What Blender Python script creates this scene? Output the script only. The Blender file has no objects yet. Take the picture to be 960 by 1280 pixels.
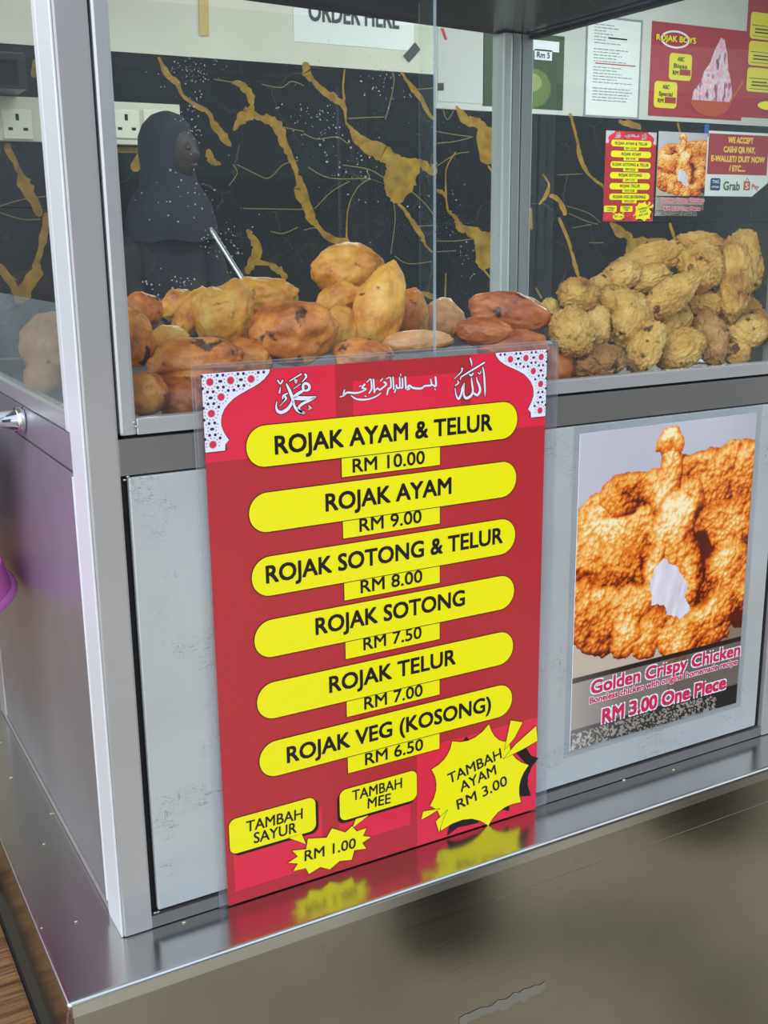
import bpy, bmesh, math, random
import numpy as np
from mathutils import Vector, Matrix, noise
from mathutils.geometry import tessellate_polygon
random.seed(7)
SC = bpy.context.scene
COL = SC.collection

# ---------------------------------------------------------------- camera
RV = (1.7684, -0.4707, 0.3520)          # surveyed orientation (rotation vector, world -> camera)
CP = np.array((-0.1760, -0.7250, 0.5079))
FPX = 1365.9
def _rod(r):
    r = np.array(r); t = np.linalg.norm(r); k = r / t
    K = np.array([[0, -k[2], k[1]], [k[2], 0, -k[0]], [-k[1], k[0], 0]])
    return np.eye(3) + math.sin(t) * K + (1 - math.cos(t)) * K @ K
RM = _rod(RV)
cam = bpy.data.cameras.new('camera'); camo = bpy.data.objects.new('camera', cam); COL.objects.link(camo)
cam.sensor_fit = 'VERTICAL'; cam.sensor_height = 32.0; cam.lens = FPX * 32.0 / 1280.0; cam.clip_start = 0.02
m = Matrix.Identity(4)
for i in range(3):
    m[i][0] = RM[0][i]; m[i][1] = -RM[1][i]; m[i][2] = -RM[2][i]; m[i][3] = CP[i]
camo.matrix_world = m
SC.camera = camo
cam.dof.use_dof = False

# ---------------------------------------------------------------- light
W = bpy.data.worlds.new('sky'); SC.world = W; W.use_nodes = True
nt = W.node_tree; bg = nt.nodes['Background']
tc = nt.nodes.new('ShaderNodeTexCoord'); sp = nt.nodes.new('ShaderNodeSeparateXYZ'); rp = nt.nodes.new('ShaderNodeValToRGB')
mp = nt.nodes.new('ShaderNodeMapRange'); mp.inputs[1].default_value = -0.1; mp.inputs[2].default_value = 0.9
nt.links.new(tc.outputs['Generated'], sp.inputs[0]); nt.links.new(sp.outputs['Z'], mp.inputs[0])
nt.links.new(mp.outputs[0], rp.inputs[0]); nt.links.new(rp.outputs[0], bg.inputs[0])
rp.color_ramp.elements[0].color = (0.86, 0.90, 0.93, 1); rp.color_ramp.elements[1].color = (0.62, 0.78, 1.0, 1)
bg.inputs[1].default_value = 1.9
sun = bpy.data.lights.new('sun', 'SUN'); sun.energy = 1.3; sun.angle = math.radians(35); sun.color = (1, 0.98, 0.95)
suno = bpy.data.objects.new('sun', sun); COL.objects.link(suno)
suno.rotation_euler = Vector((0.80, 0.50, -0.50)).to_track_quat('-Z', 'Y').to_euler()
# added fill lights with no known fixture, brightening the back wall
for k, (x, y, e) in enumerate(((1.4, 2.0, 34), (3.4, 2.4, 50), (.9, .9, 5))):
    la = bpy.data.lights.new('interior_fill_light', 'AREA'); la.shape = 'RECTANGLE'; la.size = 1.2; la.size_y = 0.12
    la.energy = e; la.color = (0.93, 0.97, 1.0)
    lo = bpy.data.objects.new('interior_fill_light', la); COL.objects.link(lo); lo.location = (x, y, 1.92)
SC.view_settings.view_transform = 'Standard'; SC.view_settings.look = 'None'
SC.view_settings.gamma = 1; SC.view_settings.use_curve_mapping = False
SC.view_settings.exposure = 0.0

# ---------------------------------------------------------------- helpers
def at(u, v, ax, val):
    """survey: the point where the sight line of photo point (u, v) meets the plane axis=val"""
    d = RM.T @ np.array([(u - 480) / FPX, (v - 640) / FPX, 1.0])
    t = (val - CP[ax]) / d[ax]
    return Vector(CP + t * d)
def lin(c):
    c = [x / 255 for x in c]
    return tuple(x / 12.92 if x <= 0.04045 else ((x + 0.055) / 1.055) ** 2.4 for x in c) + (1,)
def mat(name, col, rough=0.5, metal=0.0, spec=0.5, emit=0):
    M = bpy.data.materials.new(name); M.use_nodes = True
    b = M.node_tree.nodes['Principled BSDF']
    b.inputs['Base Color'].default_value = lin(col); b.inputs['Roughness'].default_value = rough
    b.inputs['Metallic'].default_value = metal; b.inputs['Specular IOR Level'].default_value = spec
    if emit:
        b.inputs['Emission Color'].default_value = lin(col); b.inputs['Emission Strength'].default_value = emit
    return M
def nd(M, t, **kw):
    n = M.node_tree.nodes.new(t)
    for k, v in kw.items(): setattr(n, k, v)
    return n
def lk(M, a, b): M.node_tree.links.new(a, b)
def ramp(M, src, stops):
    r = nd(M, 'ShaderNodeValToRGB'); e = r.color_ramp.elements
    while len(e) < len(stops): e.new(0.5)
    for el, (p, c) in zip(e, stops):
        el.position = p; el.color = lin(c) if len(c) == 3 and max(c) > 1 else tuple(c) + ((1,) if len(c) == 3 else ())
    lk(M, src, r.inputs[0]); return r
def mapped(M, scale, coord='Object', rot=(0, 0, 0)):
    t = nd(M, 'ShaderNodeTexCoord'); mpn = nd(M, 'ShaderNodeMapping')
    mpn.inputs['Scale'].default_value = scale; mpn.inputs['Rotation'].default_value = rot
    lk(M, t.outputs[coord], mpn.inputs[0]); return mpn.outputs[0]
def obj(name, me, material=None, parent=None, loc=None):
    o = bpy.data.objects.new(name, me); COL.objects.link(o)
    if material is not None and not me.materials: me.materials.append(material)
    if parent is not None: o.parent = parent
    if loc is not None: o.location = loc
    return o
def thing(name, label, cat, loc=(0, 0, 0), group=None):
    o = bpy.data.objects.new(name, None); COL.objects.link(o); o.location = loc; o.empty_display_size = .05
    o['label'] = label; o['category'] = cat
    if group: o['group'] = group
    return o
def tag(o, label=None, cat=None, group=None, kind=None):
    if label: o['label'] = label
    if cat: o['category'] = cat
    if group: o['group'] = group
    if kind: o['kind'] = kind
    return o
def box_bm(bm, lo, hi, bev=0.0):
    r = bmesh.ops.create_cube(bm, size=1.0)
    vs = r['verts']
    for v in vs:
        v.co = Vector([lo[i] + (v.co[i] + .5) * (hi[i] - lo[i]) for i in range(3)])
    if bev:
        es = list({e for v in vs for e in v.link_edges})
        bmesh.ops.bevel(bm, geom=es, offset=bev, segments=2, affect='EDGES', profile=.6)
def fin(bm, name, smooth=False):
    bmesh.ops.recalc_face_normals(bm, faces=bm.faces)
    me = bpy.data.meshes.new(name); bm.to_mesh(me); bm.free()
    if smooth:
        for p in me.polygons: p.use_smooth = True
    return me
def box(name, lo, hi, material, parent=None, bev=0.0):
    bm = bmesh.new(); box_bm(bm, lo, hi, bev); return obj(name, fin(bm, name), material, parent)
def boxes(name, L, material, parent=None, bev=0.0):
    bm = bmesh.new()
    for lo, hi in L: box_bm(bm, lo, hi, bev)
    return obj(name, fin(bm, name), material, parent)
def tube_bm(bm, pts, r, n=12, cap=True):
    pts = [Vector(p) for p in pts]; rings = []
    if not isinstance(r, (list, tuple)): r = [r] * len(pts)
    for i, p in enumerate(pts):
        t = (pts[min(i + 1, len(pts) - 1)] - pts[max(i - 1, 0)]).normalized()
        a = t.cross(Vector((0, 0, 1)) if abs(t.z) < .9 else Vector((1, 0, 0))).normalized(); b = t.cross(a)
        rings.append([bm.verts.new(p + (a * math.cos(2 * math.pi * k / n) + b * math.sin(2 * math.pi * k / n)) * r[i]) for k in range(n)])
    for A, B in zip(rings, rings[1:]):
        for k in range(n): bm.faces.new((A[k], A[(k + 1) % n], B[(k + 1) % n], B[k]))
    if cap: bm.faces.new(rings[0][::-1]); bm.faces.new(rings[-1])
# flat print: shapes in (x, z) metres on a sheet facing -Y, level k lifts the ink by a tenth of a millimetre
INK = 0.00012
class Flat:
    def __init__(s): s.v = []; s.f = []
    def poly(s, pts, y=0.0):
        pts = [Vector((p[0], p[1], 0)) for p in pts]
        n = len(s.v); s.v += [(p.x, y, p.y) for p in pts]
        for t in tessellate_polygon([pts]): s.f.append(tuple(n + i for i in t))
        return s
    def rect(s, x0, z0, x1, z1, y=0.0): return s.poly([(x0, z0), (x1, z0), (x1, z1), (x0, z1)], y)
    def rrect(s, x0, z0, x1, z1, r, y=0.0, g=0.0, n=10):
        x0 -= g; x1 += g; z0 -= g; z1 += g; r += g
        P = []
        for cx, cz, a0 in ((x1 - r, z1 - r, 0), (x0 + r, z1 - r, 90), (x0 + r, z0 + r, 180), (x1 - r, z0 + r, 270)):
            for k in range(n + 1):
                a = math.radians(a0 + 90 * k / n); P.append((cx + r * math.cos(a), cz + r * math.sin(a)))
        return s.poly(P, y)
    def disc(s, x, z, r, y=0.0, n=12, rz=None): return s.poly([(x + r * math.cos(2 * math.pi * k / n), z + (rz or r) * math.sin(2 * math.pi * k / n)) for k in range(n)], y)
    def star(s, x, z, r, y=0.0, n=12, q=.72): return s.poly([(x + r * (1 if k % 2 else q) * math.cos(math.pi * k / n), z + r * (1 if k % 2 else q) * math.sin(math.pi * k / n)) for k in range(2 * n)], y)
    def stroke(s, pts, g=0.0, y=0.0, jit=0.0, rng=None):
        # pts (x, z, width): smooth ribbon with round ends
        if len(pts) > 2:
            q = []
            for i in range(len(pts) - 1):
                p0, p1, p2, p3 = pts[max(i - 1, 0)], pts[i], pts[i + 1], pts[min(i + 2, len(pts) - 1)]
                for k in range(4):
                    t = k / 4
                    q.append(tuple(.5 * (2 * b + (c - a) * t + (2 * a - 5 * b + 4 * c - d) * t * t + (-a + 3 * b - 3 * c + d) * t ** 3) for a, b, c, d in zip(p0, p1, p2, p3)))
            q.append(pts[-1]); pts = q
        if jit: pts = [(p[0] + rng.gauss(0, jit) * p[2], p[1] + rng.gauss(0, jit) * p[2], p[2] * (1 + rng.gauss(0, jit * 2))) for p in pts]
        L = []
        for i, p in enumerate(pts):
            a = pts[max(i - 1, 0)]; b = pts[min(i + 1, len(pts) - 1)]
            d = Vector((b[0] - a[0], b[1] - a[1])); d = d.normalized() if d.length > 1e-9 else Vector((1, 0))
            w = max(p[2], 0) / 2 + g; L.append((p[0] - d.y * w, p[1] + d.x * w, p[0] + d.y * w, p[1] - d.x * w))
        n = len(s.v)
        for l in L: s.v += [(l[0], y, l[1]), (l[2], y, l[3])]
        for i in range(len(L) - 1): s.f.append((n + 2 * i, n + 2 * i + 1, n + 2 * i + 3, n + 2 * i + 2))
        for p in (pts[0], pts[-1]): s.disc(p[0], p[1], max(p[2], 0) / 2 + g, y - 2e-5, 10)
        return s
    def build(s, name, material, parent=None):
        me = bpy.data.meshes.new(name); me.from_pydata(s.v, [], s.f)
        # every face of a print faces the reader (-Y)
        me.update()
        bm = bmesh.new(); bm.from_mesh(me)
        for f in bm.faces:
            f.normal_update()
            if f.normal.y > 0: f.normal_flip()
        bm.to_mesh(me); bm.free()
        return obj(name, me, material, parent)
_tc = {}
def text_tris(body):
    if body in _tc: return _tc[body]
    c = bpy.data.curves.new('t', 'FONT'); c.body = body; c.resolution_u = 3
    o = bpy.data.objects.new('t', c); COL.objects.link(o)
    dg = bpy.context.evaluated_depsgraph_get(); dg.update()
    me = bpy.data.meshes.new_from_object(o.evaluated_get(dg))
    me.calc_loop_triangles()
    V = np.array([v.co[:2] for v in me.vertices]); T = [tuple(t.vertices) for t in me.loop_triangles]
    bpy.data.objects.remove(o); bpy.data.curves.remove(c); bpy.data.meshes.remove(me)
    x0, x1 = V[:, 0].min(), V[:, 0].max(); V[:, 0] = (V[:, 0] - x0) / (x1 - x0)
    # baseline 0, cap height 1
    V[:, 1] /= 0.69
    _tc[body] = (V, T); return _tc[body]
def text(F, body, A, B, cap, bold=0.05, y=0.0):
    """lettering from baseline start A to baseline end B (x, z), capital height cap (m); bold widens the strokes"""
    V, T = text_tris(body); ex = Vector((B[0] - A[0], B[1] - A[1])); L = ex.length; e = ex / L; n = Vector((-e.y, e.x))
    d = bold * cap
    for ci, (dx, dy) in enumerate(((-d, -d), (d, -d), (-d, d), (d, d), (0, 0))):
        k = len(F.v); yy = y - ci * (2e-5 if cap < .03 else 8e-5)
        for a, b in V:
            px = A[0] + e.x * (a * L + dx) + n.x * (b * cap + dy); pz = A[1] + e.y * (a * L + dx) + n.y * (b * cap + dy)
            F.v.append((px, yy, pz))
        F.f += [(k + a, k + b, k + c) for a, b, c in T]
        if d == 0: break
    return F

# ---------------------------------------------------------------- materials
def steel(name, base, rough, axis, streak=0.06, bump=0.02, scr=0.0, dirt=0.0, metal=1.0):
    M = mat(name, base, rough, metal); b = M.node_tree.nodes['Principled BSDF']
    s = {'x': (4, 300, 300), 'y': (300, 4, 300), 'z': (300, 300, 4)}[axis]
    n1 = nd(M, 'ShaderNodeTexNoise'); n1.inputs['Scale'].default_value = 1; n1.inputs['Detail'].default_value = 4
    lk(M, mapped(M, s), n1.inputs['Vector'])
    n2 = nd(M, 'ShaderNodeTexNoise'); n2.inputs['Scale'].default_value = 9; n2.inputs['Detail'].default_value = 5
    lk(M, mapped(M, (1, 1, 1)), n2.inputs['Vector'])
    mr = nd(M, 'ShaderNodeMapRange'); mr.inputs[3].default_value = rough - streak; mr.inputs[4].default_value = rough + streak
    mx = nd(M, 'ShaderNodeMath', operation='MULTIPLY_ADD'); mx.inputs[1].default_value = .6
    lk(M, n1.outputs[0], mx.inputs[0]); 
    m2 = nd(M, 'ShaderNodeMath', operation='MULTIPLY'); m2.inputs[1].default_value = .4
    lk(M, n2.outputs[0], m2.inputs[0]); lk(M, m2.outputs[0], mx.inputs[2]); lk(M, mx.outputs[0], mr.inputs[0])
    lk(M, mr.outputs[0], b.inputs['Roughness'])
    bp = nd(M, 'ShaderNodeBump'); bp.inputs['Strength'].default_value = bump * 4; bp.inputs['Distance'].default_value = .0006
    lk(M, n1.outputs[0], bp.inputs['Height']); lk(M, bp.outputs[0], b.inputs['Normal'])
    c = lin(base)
    if scr > 0 or dirt > 0:
        # fine dark scratches: thin lines of stretched, warped noise
        facs = []
        for sc_, ang in (((60, 60, 260), .15), ((50, 50, 300), -.25), ((240, 240, 40), .1)):
            n3 = nd(M, 'ShaderNodeTexNoise'); n3.inputs['Scale'].default_value = 1; n3.inputs['Detail'].default_value = 1; n3.inputs['Distortion'].default_value = .4
            lk(M, mapped(M, sc_, rot=(0, ang, 0)), n3.inputs['Vector'])
            r3 = ramp(M, n3.outputs[0], [(0, (0, 0, 0)), (.493, (0, 0, 0)), (.5, (1, 1, 1)), (.507, (0, 0, 0))])
            facs.append(r3.outputs[0])
        n4 = nd(M, 'ShaderNodeTexNoise'); n4.inputs['Scale'].default_value = 16; n4.inputs['Detail'].default_value = 3
        lk(M, mapped(M, (1, 1, 1.6)), n4.inputs['Vector'])
        r4 = ramp(M, n4.outputs[0], [(.52, (0, 0, 0)), (.62, (1, 1, 1))])
        a = nd(M, 'ShaderNodeMath', operation='MAXIMUM'); lk(M, facs[0], a.inputs[0]); lk(M, facs[1], a.inputs[1])
        a3 = nd(M, 'ShaderNodeMath', operation='MAXIMUM'); lk(M, a.outputs[0], a3.inputs[0]); lk(M, facs[2], a3.inputs[1])
        a2 = nd(M, 'ShaderNodeMath', operation='MULTIPLY'); lk(M, a3.outputs[0], a2.inputs[0]); lk(M, r4.outputs[0], a2.inputs[1])
        a4 = nd(M, 'ShaderNodeMath', operation='MULTIPLY'); lk(M, a2.outputs[0], a4.inputs[0]); a4.inputs[1].default_value = scr
        mc = nd(M, 'ShaderNodeMix', data_type='RGBA'); mc.inputs[6].default_value = c; mc.inputs[7].default_value = tuple(x * .25 for x in c[:3]) + (1,)
        lk(M, a4.outputs[0], mc.inputs[0])
        # faint cloudy tarnish
        md = nd(M, 'ShaderNodeMix', data_type='RGBA', blend_type='MULTIPLY'); md.inputs[0].default_value = dirt
        rd = ramp(M, n2.outputs[0], [(.3, (.55, .55, .55)), (.7, (1, 1, 1))])
        lk(M, mc.outputs[2], md.inputs[6]); lk(M, rd.outputs[0], md.inputs[7]); lk(M, md.outputs[2], b.inputs['Base Color'])
    return M
ST_POST = steel('brushed_steel_post', (196, 193, 193), .34, 'z', .05, dirt=.25, metal=.55)
LIT_ALU = steel('lit_aluminium', (236, 240, 243), .45, 'z', .04); LIT_ALU.node_tree.nodes['Principled BSDF'].inputs['Metallic'].default_value = .35  # strong light on the post side is put in as a whiter colour
ST_ALU = steel('satin_aluminium', (208, 208, 210), .36, 'z', .05, metal=.7)
ST_PANEL = steel('scratched_steel_sheet', (210, 214, 216), .42, 'z', .06, scr=.8, dirt=.3, metal=.5)
ST_SIDE = steel('side_steel_sheet', (178, 178, 184), .32, 'z', .08, dirt=.4, metal=.6)
ST_RAIL = steel('brushed_steel_rail', (150, 148, 147), .34, 'x', .05, dirt=.25, metal=.75)
ST_LEDGE = steel('polished_steel_ledge', (196, 193, 188), .2, 'x', .04, bump=.006, dirt=.2)
ST_APRON = steel('polished_steel_apron', (160, 154, 143), .14, 'x', .04, bump=.006, scr=.25, dirt=.35)
ST_ROOF = steel('dark_steel_roof', (84, 84, 86), .22, 'x', .04)  # dark reflections under the roof are put into this steel colour
ST_TRAY = mat('dark_tray', (44, 38, 34), .35)  # tray coloured dark so gaps between the snacks read dark
CHROME = mat('chrome', (225, 225, 228), .06, 1.0)
BLACK = mat('black_gap', (12, 12, 12), .7)
GASKET = mat('dark_gasket', (30, 30, 30), .6)
RED = mat('print_crimson', (184, 46, 54), .22)
RED_HI = mat('print_bright_red', (226, 44, 70), .22)
YEL = mat('print_yellow', (246, 236, 10), .22)
INKM = mat('print_black', (26, 16, 18), .3)
PWHITE = mat('print_white', (232, 234, 246), .25)
PURP = mat('print_dark_purple', (72, 40, 76), .3)
LILAC = mat('print_lilac_white', (250, 225, 240), .25)
PINKRED = mat('print_pink_red', (214, 50, 84), .3)
def glass(name, tint=(.96, .985, .97), ior=1.45, veil=0.0, veilcol=(200, 215, 230), rough=0.0):
    """clear sheet: Fresnel mix of see-through and mirror on its outer faces, optional pale diffuse veil"""
    M = bpy.data.materials.new(name); M.use_nodes = True; t = M.node_tree; t.nodes.clear()
    out = nd(M, 'ShaderNodeOutputMaterial'); tr = nd(M, 'ShaderNodeBsdfTransparent'); gl = nd(M, 'ShaderNodeBsdfGlossy')
    tr.inputs[0].default_value = tint + (1,); gl.inputs['Roughness'].default_value = rough; gl.inputs['Color'].default_value = (1, 1, 1, 1)
    fr = nd(M, 'ShaderNodeFresnel'); fr.inputs[0].default_value = ior
    ge = nd(M, 'ShaderNodeNewGeometry'); iv = nd(M, 'ShaderNodeMath', operation='SUBTRACT'); iv.inputs[0].default_value = 1
    lk(M, ge.outputs['Backfacing'], iv.inputs[1])
    mu = nd(M, 'ShaderNodeMath', operation='MULTIPLY'); lk(M, fr.outputs[0], mu.inputs[0]); lk(M, iv.outputs[0], mu.inputs[1])
    mx = nd(M, 'ShaderNodeMixShader'); lk(M, mu.outputs[0], mx.inputs[0]); lk(M, tr.outputs[0], mx.inputs[1]); lk(M, gl.outputs[0], mx.inputs[2])
    last = mx.outputs[0]
    if veil:
        df = nd(M, 'ShaderNodeBsdfDiffuse'); df.inputs[0].default_value = lin(veilcol)
        n = nd(M, 'ShaderNodeTexNoise'); n.inputs['Scale'].default_value = 6; n.inputs['Detail'].default_value = 6
        lk(M, mapped(M, (1, 1, 1)), n.inputs['Vector'])
        mr = nd(M, 'ShaderNodeMapRange'); mr.inputs[1].default_value = .3; mr.inputs[2].default_value = .7
        mr.inputs[3].default_value = veil * .6; mr.inputs[4].default_value = veil * 1.4; lk(M, n.outputs[0], mr.inputs[0])
        m3 = nd(M, 'ShaderNodeMixShader'); lk(M, mr.outputs[0], m3.inputs[0]); lk(M, last, m3.inputs[1]); lk(M, df.outputs[0], m3.inputs[2]); last = m3.outputs[0]
    lk(M, last, out.inputs[0]); return M
GLASS = glass('cabinet_glass', veil=.012)
GLASS_EDGE = mat('glass_edge', (190, 205, 200), .15)
LAMI = glass('laminate_film', (.97, .97, .97), 1.5, veil=.075, veilcol=(185, 185, 200), rough=.08)
VEIL_SHEET = glass('reflection_veil', (.95, .97, .98), 1.45, veil=.12, veilcol=(225, 232, 236), rough=.2)  # pale veil standing in for a bright reflection on the side pane
def marble():
    M = mat('black_marble', (26, 27, 29), .22); b = M.node_tree.nodes['Principled BSDF']
    v = mapped(M, (1, 1, 1))
    nz = nd(M, 'ShaderNodeTexNoise'); nz.inputs['Scale'].default_value = 3; nz.inputs['Detail'].default_value = 6; lk(M, v, nz.inputs['Vector'])
    va = nd(M, 'ShaderNodeVectorMath', operation='MULTIPLY_ADD'); va.inputs[1].default_value = (.35, .35, .35); lk(M, nz.outputs['Color'], va.inputs[0]); lk(M, v, va.inputs[2])
    vo = nd(M, 'ShaderNodeTexVoronoi', feature='DISTANCE_TO_EDGE'); vo.inputs['Scale'].default_value = 3.0; lk(M, va.outputs[0], vo.inputs['Vector'])
    n2 = nd(M, 'ShaderNodeTexNoise'); n2.inputs['Scale'].default_value = 2.3; n2.inputs['Detail'].default_value = 2; lk(M, v, n2.inputs['Vector'])
    r1 = ramp(M, vo.outputs['Distance'], [(0, (1, 1, 1)), (.006, (.35, .35, .35)), (.016, (0, 0, 0))])
    r2 = ramp(M, n2.outputs[0], [(.5, (0, 0, 0)), (.7, (.8, .8, .8))])
    mu = nd(M, 'ShaderNodeMath', operation='MULTIPLY'); lk(M, r1.outputs[0], mu.inputs[0]); lk(M, r2.outputs[0], mu.inputs[1])
    mb = nd(M, 'ShaderNodeMix', data_type='RGBA'); mb.inputs[6].default_value = lin((23, 24, 26)); mb.inputs[7].default_value = lin((112, 100, 70))
    lk(M, mu.outputs[0], mb.inputs[0]); lk(M, mb.outputs[2], b.inputs['Base Color'])
    return M
MARBLE = marble()
def goldm():
    M = mat('gold_vein', (176, 136, 44), .3); b = M.node_tree.nodes['Principled BSDF']
    n = nd(M, 'ShaderNodeTexNoise'); n.inputs['Scale'].default_value = 22; n.inputs['Detail'].default_value = 4; lk(M, mapped(M, (1, 1, 1)), n.inputs['Vector'])
    r = ramp(M, n.outputs[0], [(.3, (120, 90, 26)), (.6, (160, 124, 38)), (.8, (180, 146, 58))]); lk(M, r.outputs[0], b.inputs['Base Color']); return M
GOLD = goldm()
THINV = mat('thin_vein', (120, 106, 66), .3)
def plaster(name, c):
    M = mat(name, c, .8); b = M.node_tree.nodes['Principled BSDF']
    n = nd(M, 'ShaderNodeTexNoise'); n.inputs['Scale'].default_value = 2.5; n.inputs['Detail'].default_value = 6; lk(M, mapped(M, (1, 1, 1)), n.inputs['Vector'])
    r = ramp(M, n.outputs[0], [(.3, tuple(int(x * .93) for x in c)), (.7, c)]); lk(M, r.outputs[0], b.inputs['Base Color']); return M
PLASTER = plaster('cream_painted_wall', (214, 212, 200)); PLASTER2 = plaster('grey_white_painted_wall', (205, 206, 204))
CEIL = plaster('ceiling_paint', (190, 190, 188))
def woodm():
    M = mat('zebrano_wood_laminate', (130, 95, 60), .35); b = M.node_tree.nodes['Principled BSDF']
    n = nd(M, 'ShaderNodeTexNoise'); n.inputs['Scale'].default_value = 1; n.inputs['Detail'].default_value = 5; n.inputs['Roughness'].default_value = .65
    lk(M, mapped(M, (3.2, 95, 10)), n.inputs['Vector'])
    r = ramp(M, n.outputs[0], [(.34, (58, 38, 24)), (.45, (112, 78, 46)), (.52, (150, 112, 70)), (.58, (92, 62, 38)), (.68, (166, 130, 88))])
    lk(M, r.outputs[0], b.inputs['Base Color']); return M
WOOD = woodm()
def tilefloor():
    M = mat('street_floor', (134, 124, 110), .55); b = M.node_tree.nodes['Principled BSDF']
    n = nd(M, 'ShaderNodeTexNoise'); n.inputs['Scale'].default_value = 1.6; n.inputs['Detail'].default_value = 5; lk(M, mapped(M, (1, 1, 1)), n.inputs['Vector'])
    r = ramp(M, n.outputs[0], [(.3, (146, 134, 116)), (.5, (186, 174, 152)), (.7, (212, 200, 178))]); lk(M, r.outputs[0], b.inputs['Base Color']); return M
FLOORM = tilefloor()
def fry(name, stops, bump, bscale, spots, spotcol, rough=.34, sub=.12):
    M = mat(name, stops[1][1], rough); b = M.node_tree.nodes['Principled BSDF']
    b.inputs['Subsurface Weight'].default_value = sub; b.inputs['Subsurface Radius'].default_value = (.006, .0025, .001); b.inputs['Subsurface Scale'].default_value = 1
    v = mapped(M, (1, 1, 1))
    oi = nd(M, 'ShaderNodeObjectInfo'); va = nd(M, 'ShaderNodeVectorMath', operation='MULTIPLY_ADD'); va.inputs[1].default_value = (1, 1, 1)
    cb = nd(M, 'ShaderNodeCombineXYZ'); lk(M, oi.outputs['Random'], cb.inputs[0]); lk(M, oi.outputs['Random'], cb.inputs[1])
    lk(M, cb.outputs[0], va.inputs[0]); lk(M, v, va.inputs[2]); v = va.outputs[0]
    n1 = nd(M, 'ShaderNodeTexNoise'); n1.inputs['Scale'].default_value = 34; n1.inputs['Detail'].default_value = 7; n1.inputs['Roughness'].default_value = .62; lk(M, v, n1.inputs['Vector'])
    r1 = ramp(M, n1.outputs[0], stops)
    n2 = nd(M, 'ShaderNodeTexNoise'); n2.inputs['Scale'].default_value = 62; n2.inputs['Detail'].default_value = 3; lk(M, v, n2.inputs['Vector'])
    r2 = ramp(M, n2.outputs[0], [(spots, (0, 0, 0)), (spots + .06, (1, 1, 1))])
    mx = nd(M, 'ShaderNodeMix', data_type='RGBA'); lk(M, r2.outputs[0], mx.inputs[0]); lk(M, r1.outputs[0], mx.inputs[6]); mx.inputs[7].default_value = lin(spotcol)
    # fine pale crumbs
    vo = nd(M, 'ShaderNodeTexVoronoi'); vo.inputs['Scale'].default_value = 420; lk(M, v, vo.inputs['Vector'])
    r3 = ramp(M, vo.outputs['Distance'], [(0, (1, 1, 1)), (.25, (.2, .2, .2)), (.5, (0, 0, 0))])
    m3 = nd(M, 'ShaderNodeMath', operation='MULTIPLY'); m3.inputs[1].default_value = .28; lk(M, r3.outputs[0], m3.inputs[0])
    mx2 = nd(M, 'ShaderNodeMix', data_type='RGBA'); lk(M, m3.outputs[0], mx2.inputs[0]); lk(M, mx.outputs[2], mx2.inputs[6]); mx2.inputs[7].default_value = lin(stops[-1][1])
    lk(M, mx2.outputs[2], b.inputs['Base Color'])
    n4 = nd(M, 'ShaderNodeTexNoise'); n4.inputs['Scale'].default_value = bscale; n4.inputs['Detail'].default_value = 5; n4.inputs['Roughness'].default_value = .6; lk(M, v, n4.inputs['Vector'])
    bp = nd(M, 'ShaderNodeBump'); bp.inputs['Strength'].default_value = bump; bp.inputs['Distance'].default_value = .0035 if sub < .1 else .0016; lk(M, n4.outputs[0], bp.inputs['Height']); lk(M, bp.outputs[0], b.inputs['Normal'])
    return M
FRY = {
 'gold': fry('golden_dough', [(.28, (172, 92, 22)), (.45, (232, 152, 50)), (.6, (246, 180, 78)), (.78, (252, 208, 126))], .7, 190, .66, (112, 58, 22)),
 'amber': fry('amber_dough', [(.28, (132, 62, 18)), (.45, (204, 112, 38)), (.6, (234, 148, 62)), (.78, (248, 182, 98))], .6, 170, .62, (84, 40, 20)),
 'red': fry('reddish_dough', [(.28, (112, 46, 20)), (.45, (174, 86, 38)), (.6, (206, 120, 58)), (.78, (224, 152, 92))], .45, 170, .60, (70, 30, 18)),
 'pale': fry('pale_pinkish_dough', [(.28, (168, 104, 60)), (.45, (214, 148, 98)), (.6, (232, 170, 120)), (.78, (240, 192, 150))], .4, 170, .70, (140, 80, 46)),
 'nug': fry('knobbly_tan_crust', [(.28, (138, 84, 30)), (.43, (212, 154, 76)), (.58, (234, 182, 102)), (.78, (248, 212, 142))], 1.0, 210, .62, (104, 58, 24), rough=.6, sub=.05),
 'nugr': fry('reddish_tan_crust', [(.28, (112, 66, 26)), (.43, (170, 112, 54)), (.58, (192, 140, 78)), (.78, (212, 170, 112))], 1.0, 210, .60, (92, 42, 20), rough=.6, sub=.05),
}

# ---------------------------------------------------------------- setting
GZ = -0.85
def struct(o): o['kind'] = 'structure'; return o
struct(box('floor', (-9, -14, GZ - .05), (16, 3.95, GZ), FLOORM))
YL, YR = 3.5, 3.7
seam = at(543.5, 92, 1, YL).x
zL = 1.185; zR = 1.075
wl = struct(box('wall_left', (-7, YL, zL), (seam, YL + .2, 2.0), PLASTER))
wlb = struct(box('wall_left_lower', (-7, YL + .012, GZ), (seam - .012, YL + .2, zL), GASKET))
wr = struct(box('wall_right', (seam, YR, zR), (7, YR + .2, 2.0), PLASTER2))
wrb = struct(box('wall_right_lower', (seam - .0, YR + .012, GZ), (7, YR + .2, zR), GASKET))
struct(box('ceiling', (-1.7, -.25, 2.0), (7, 3.95, 2.06), CEIL))
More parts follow.
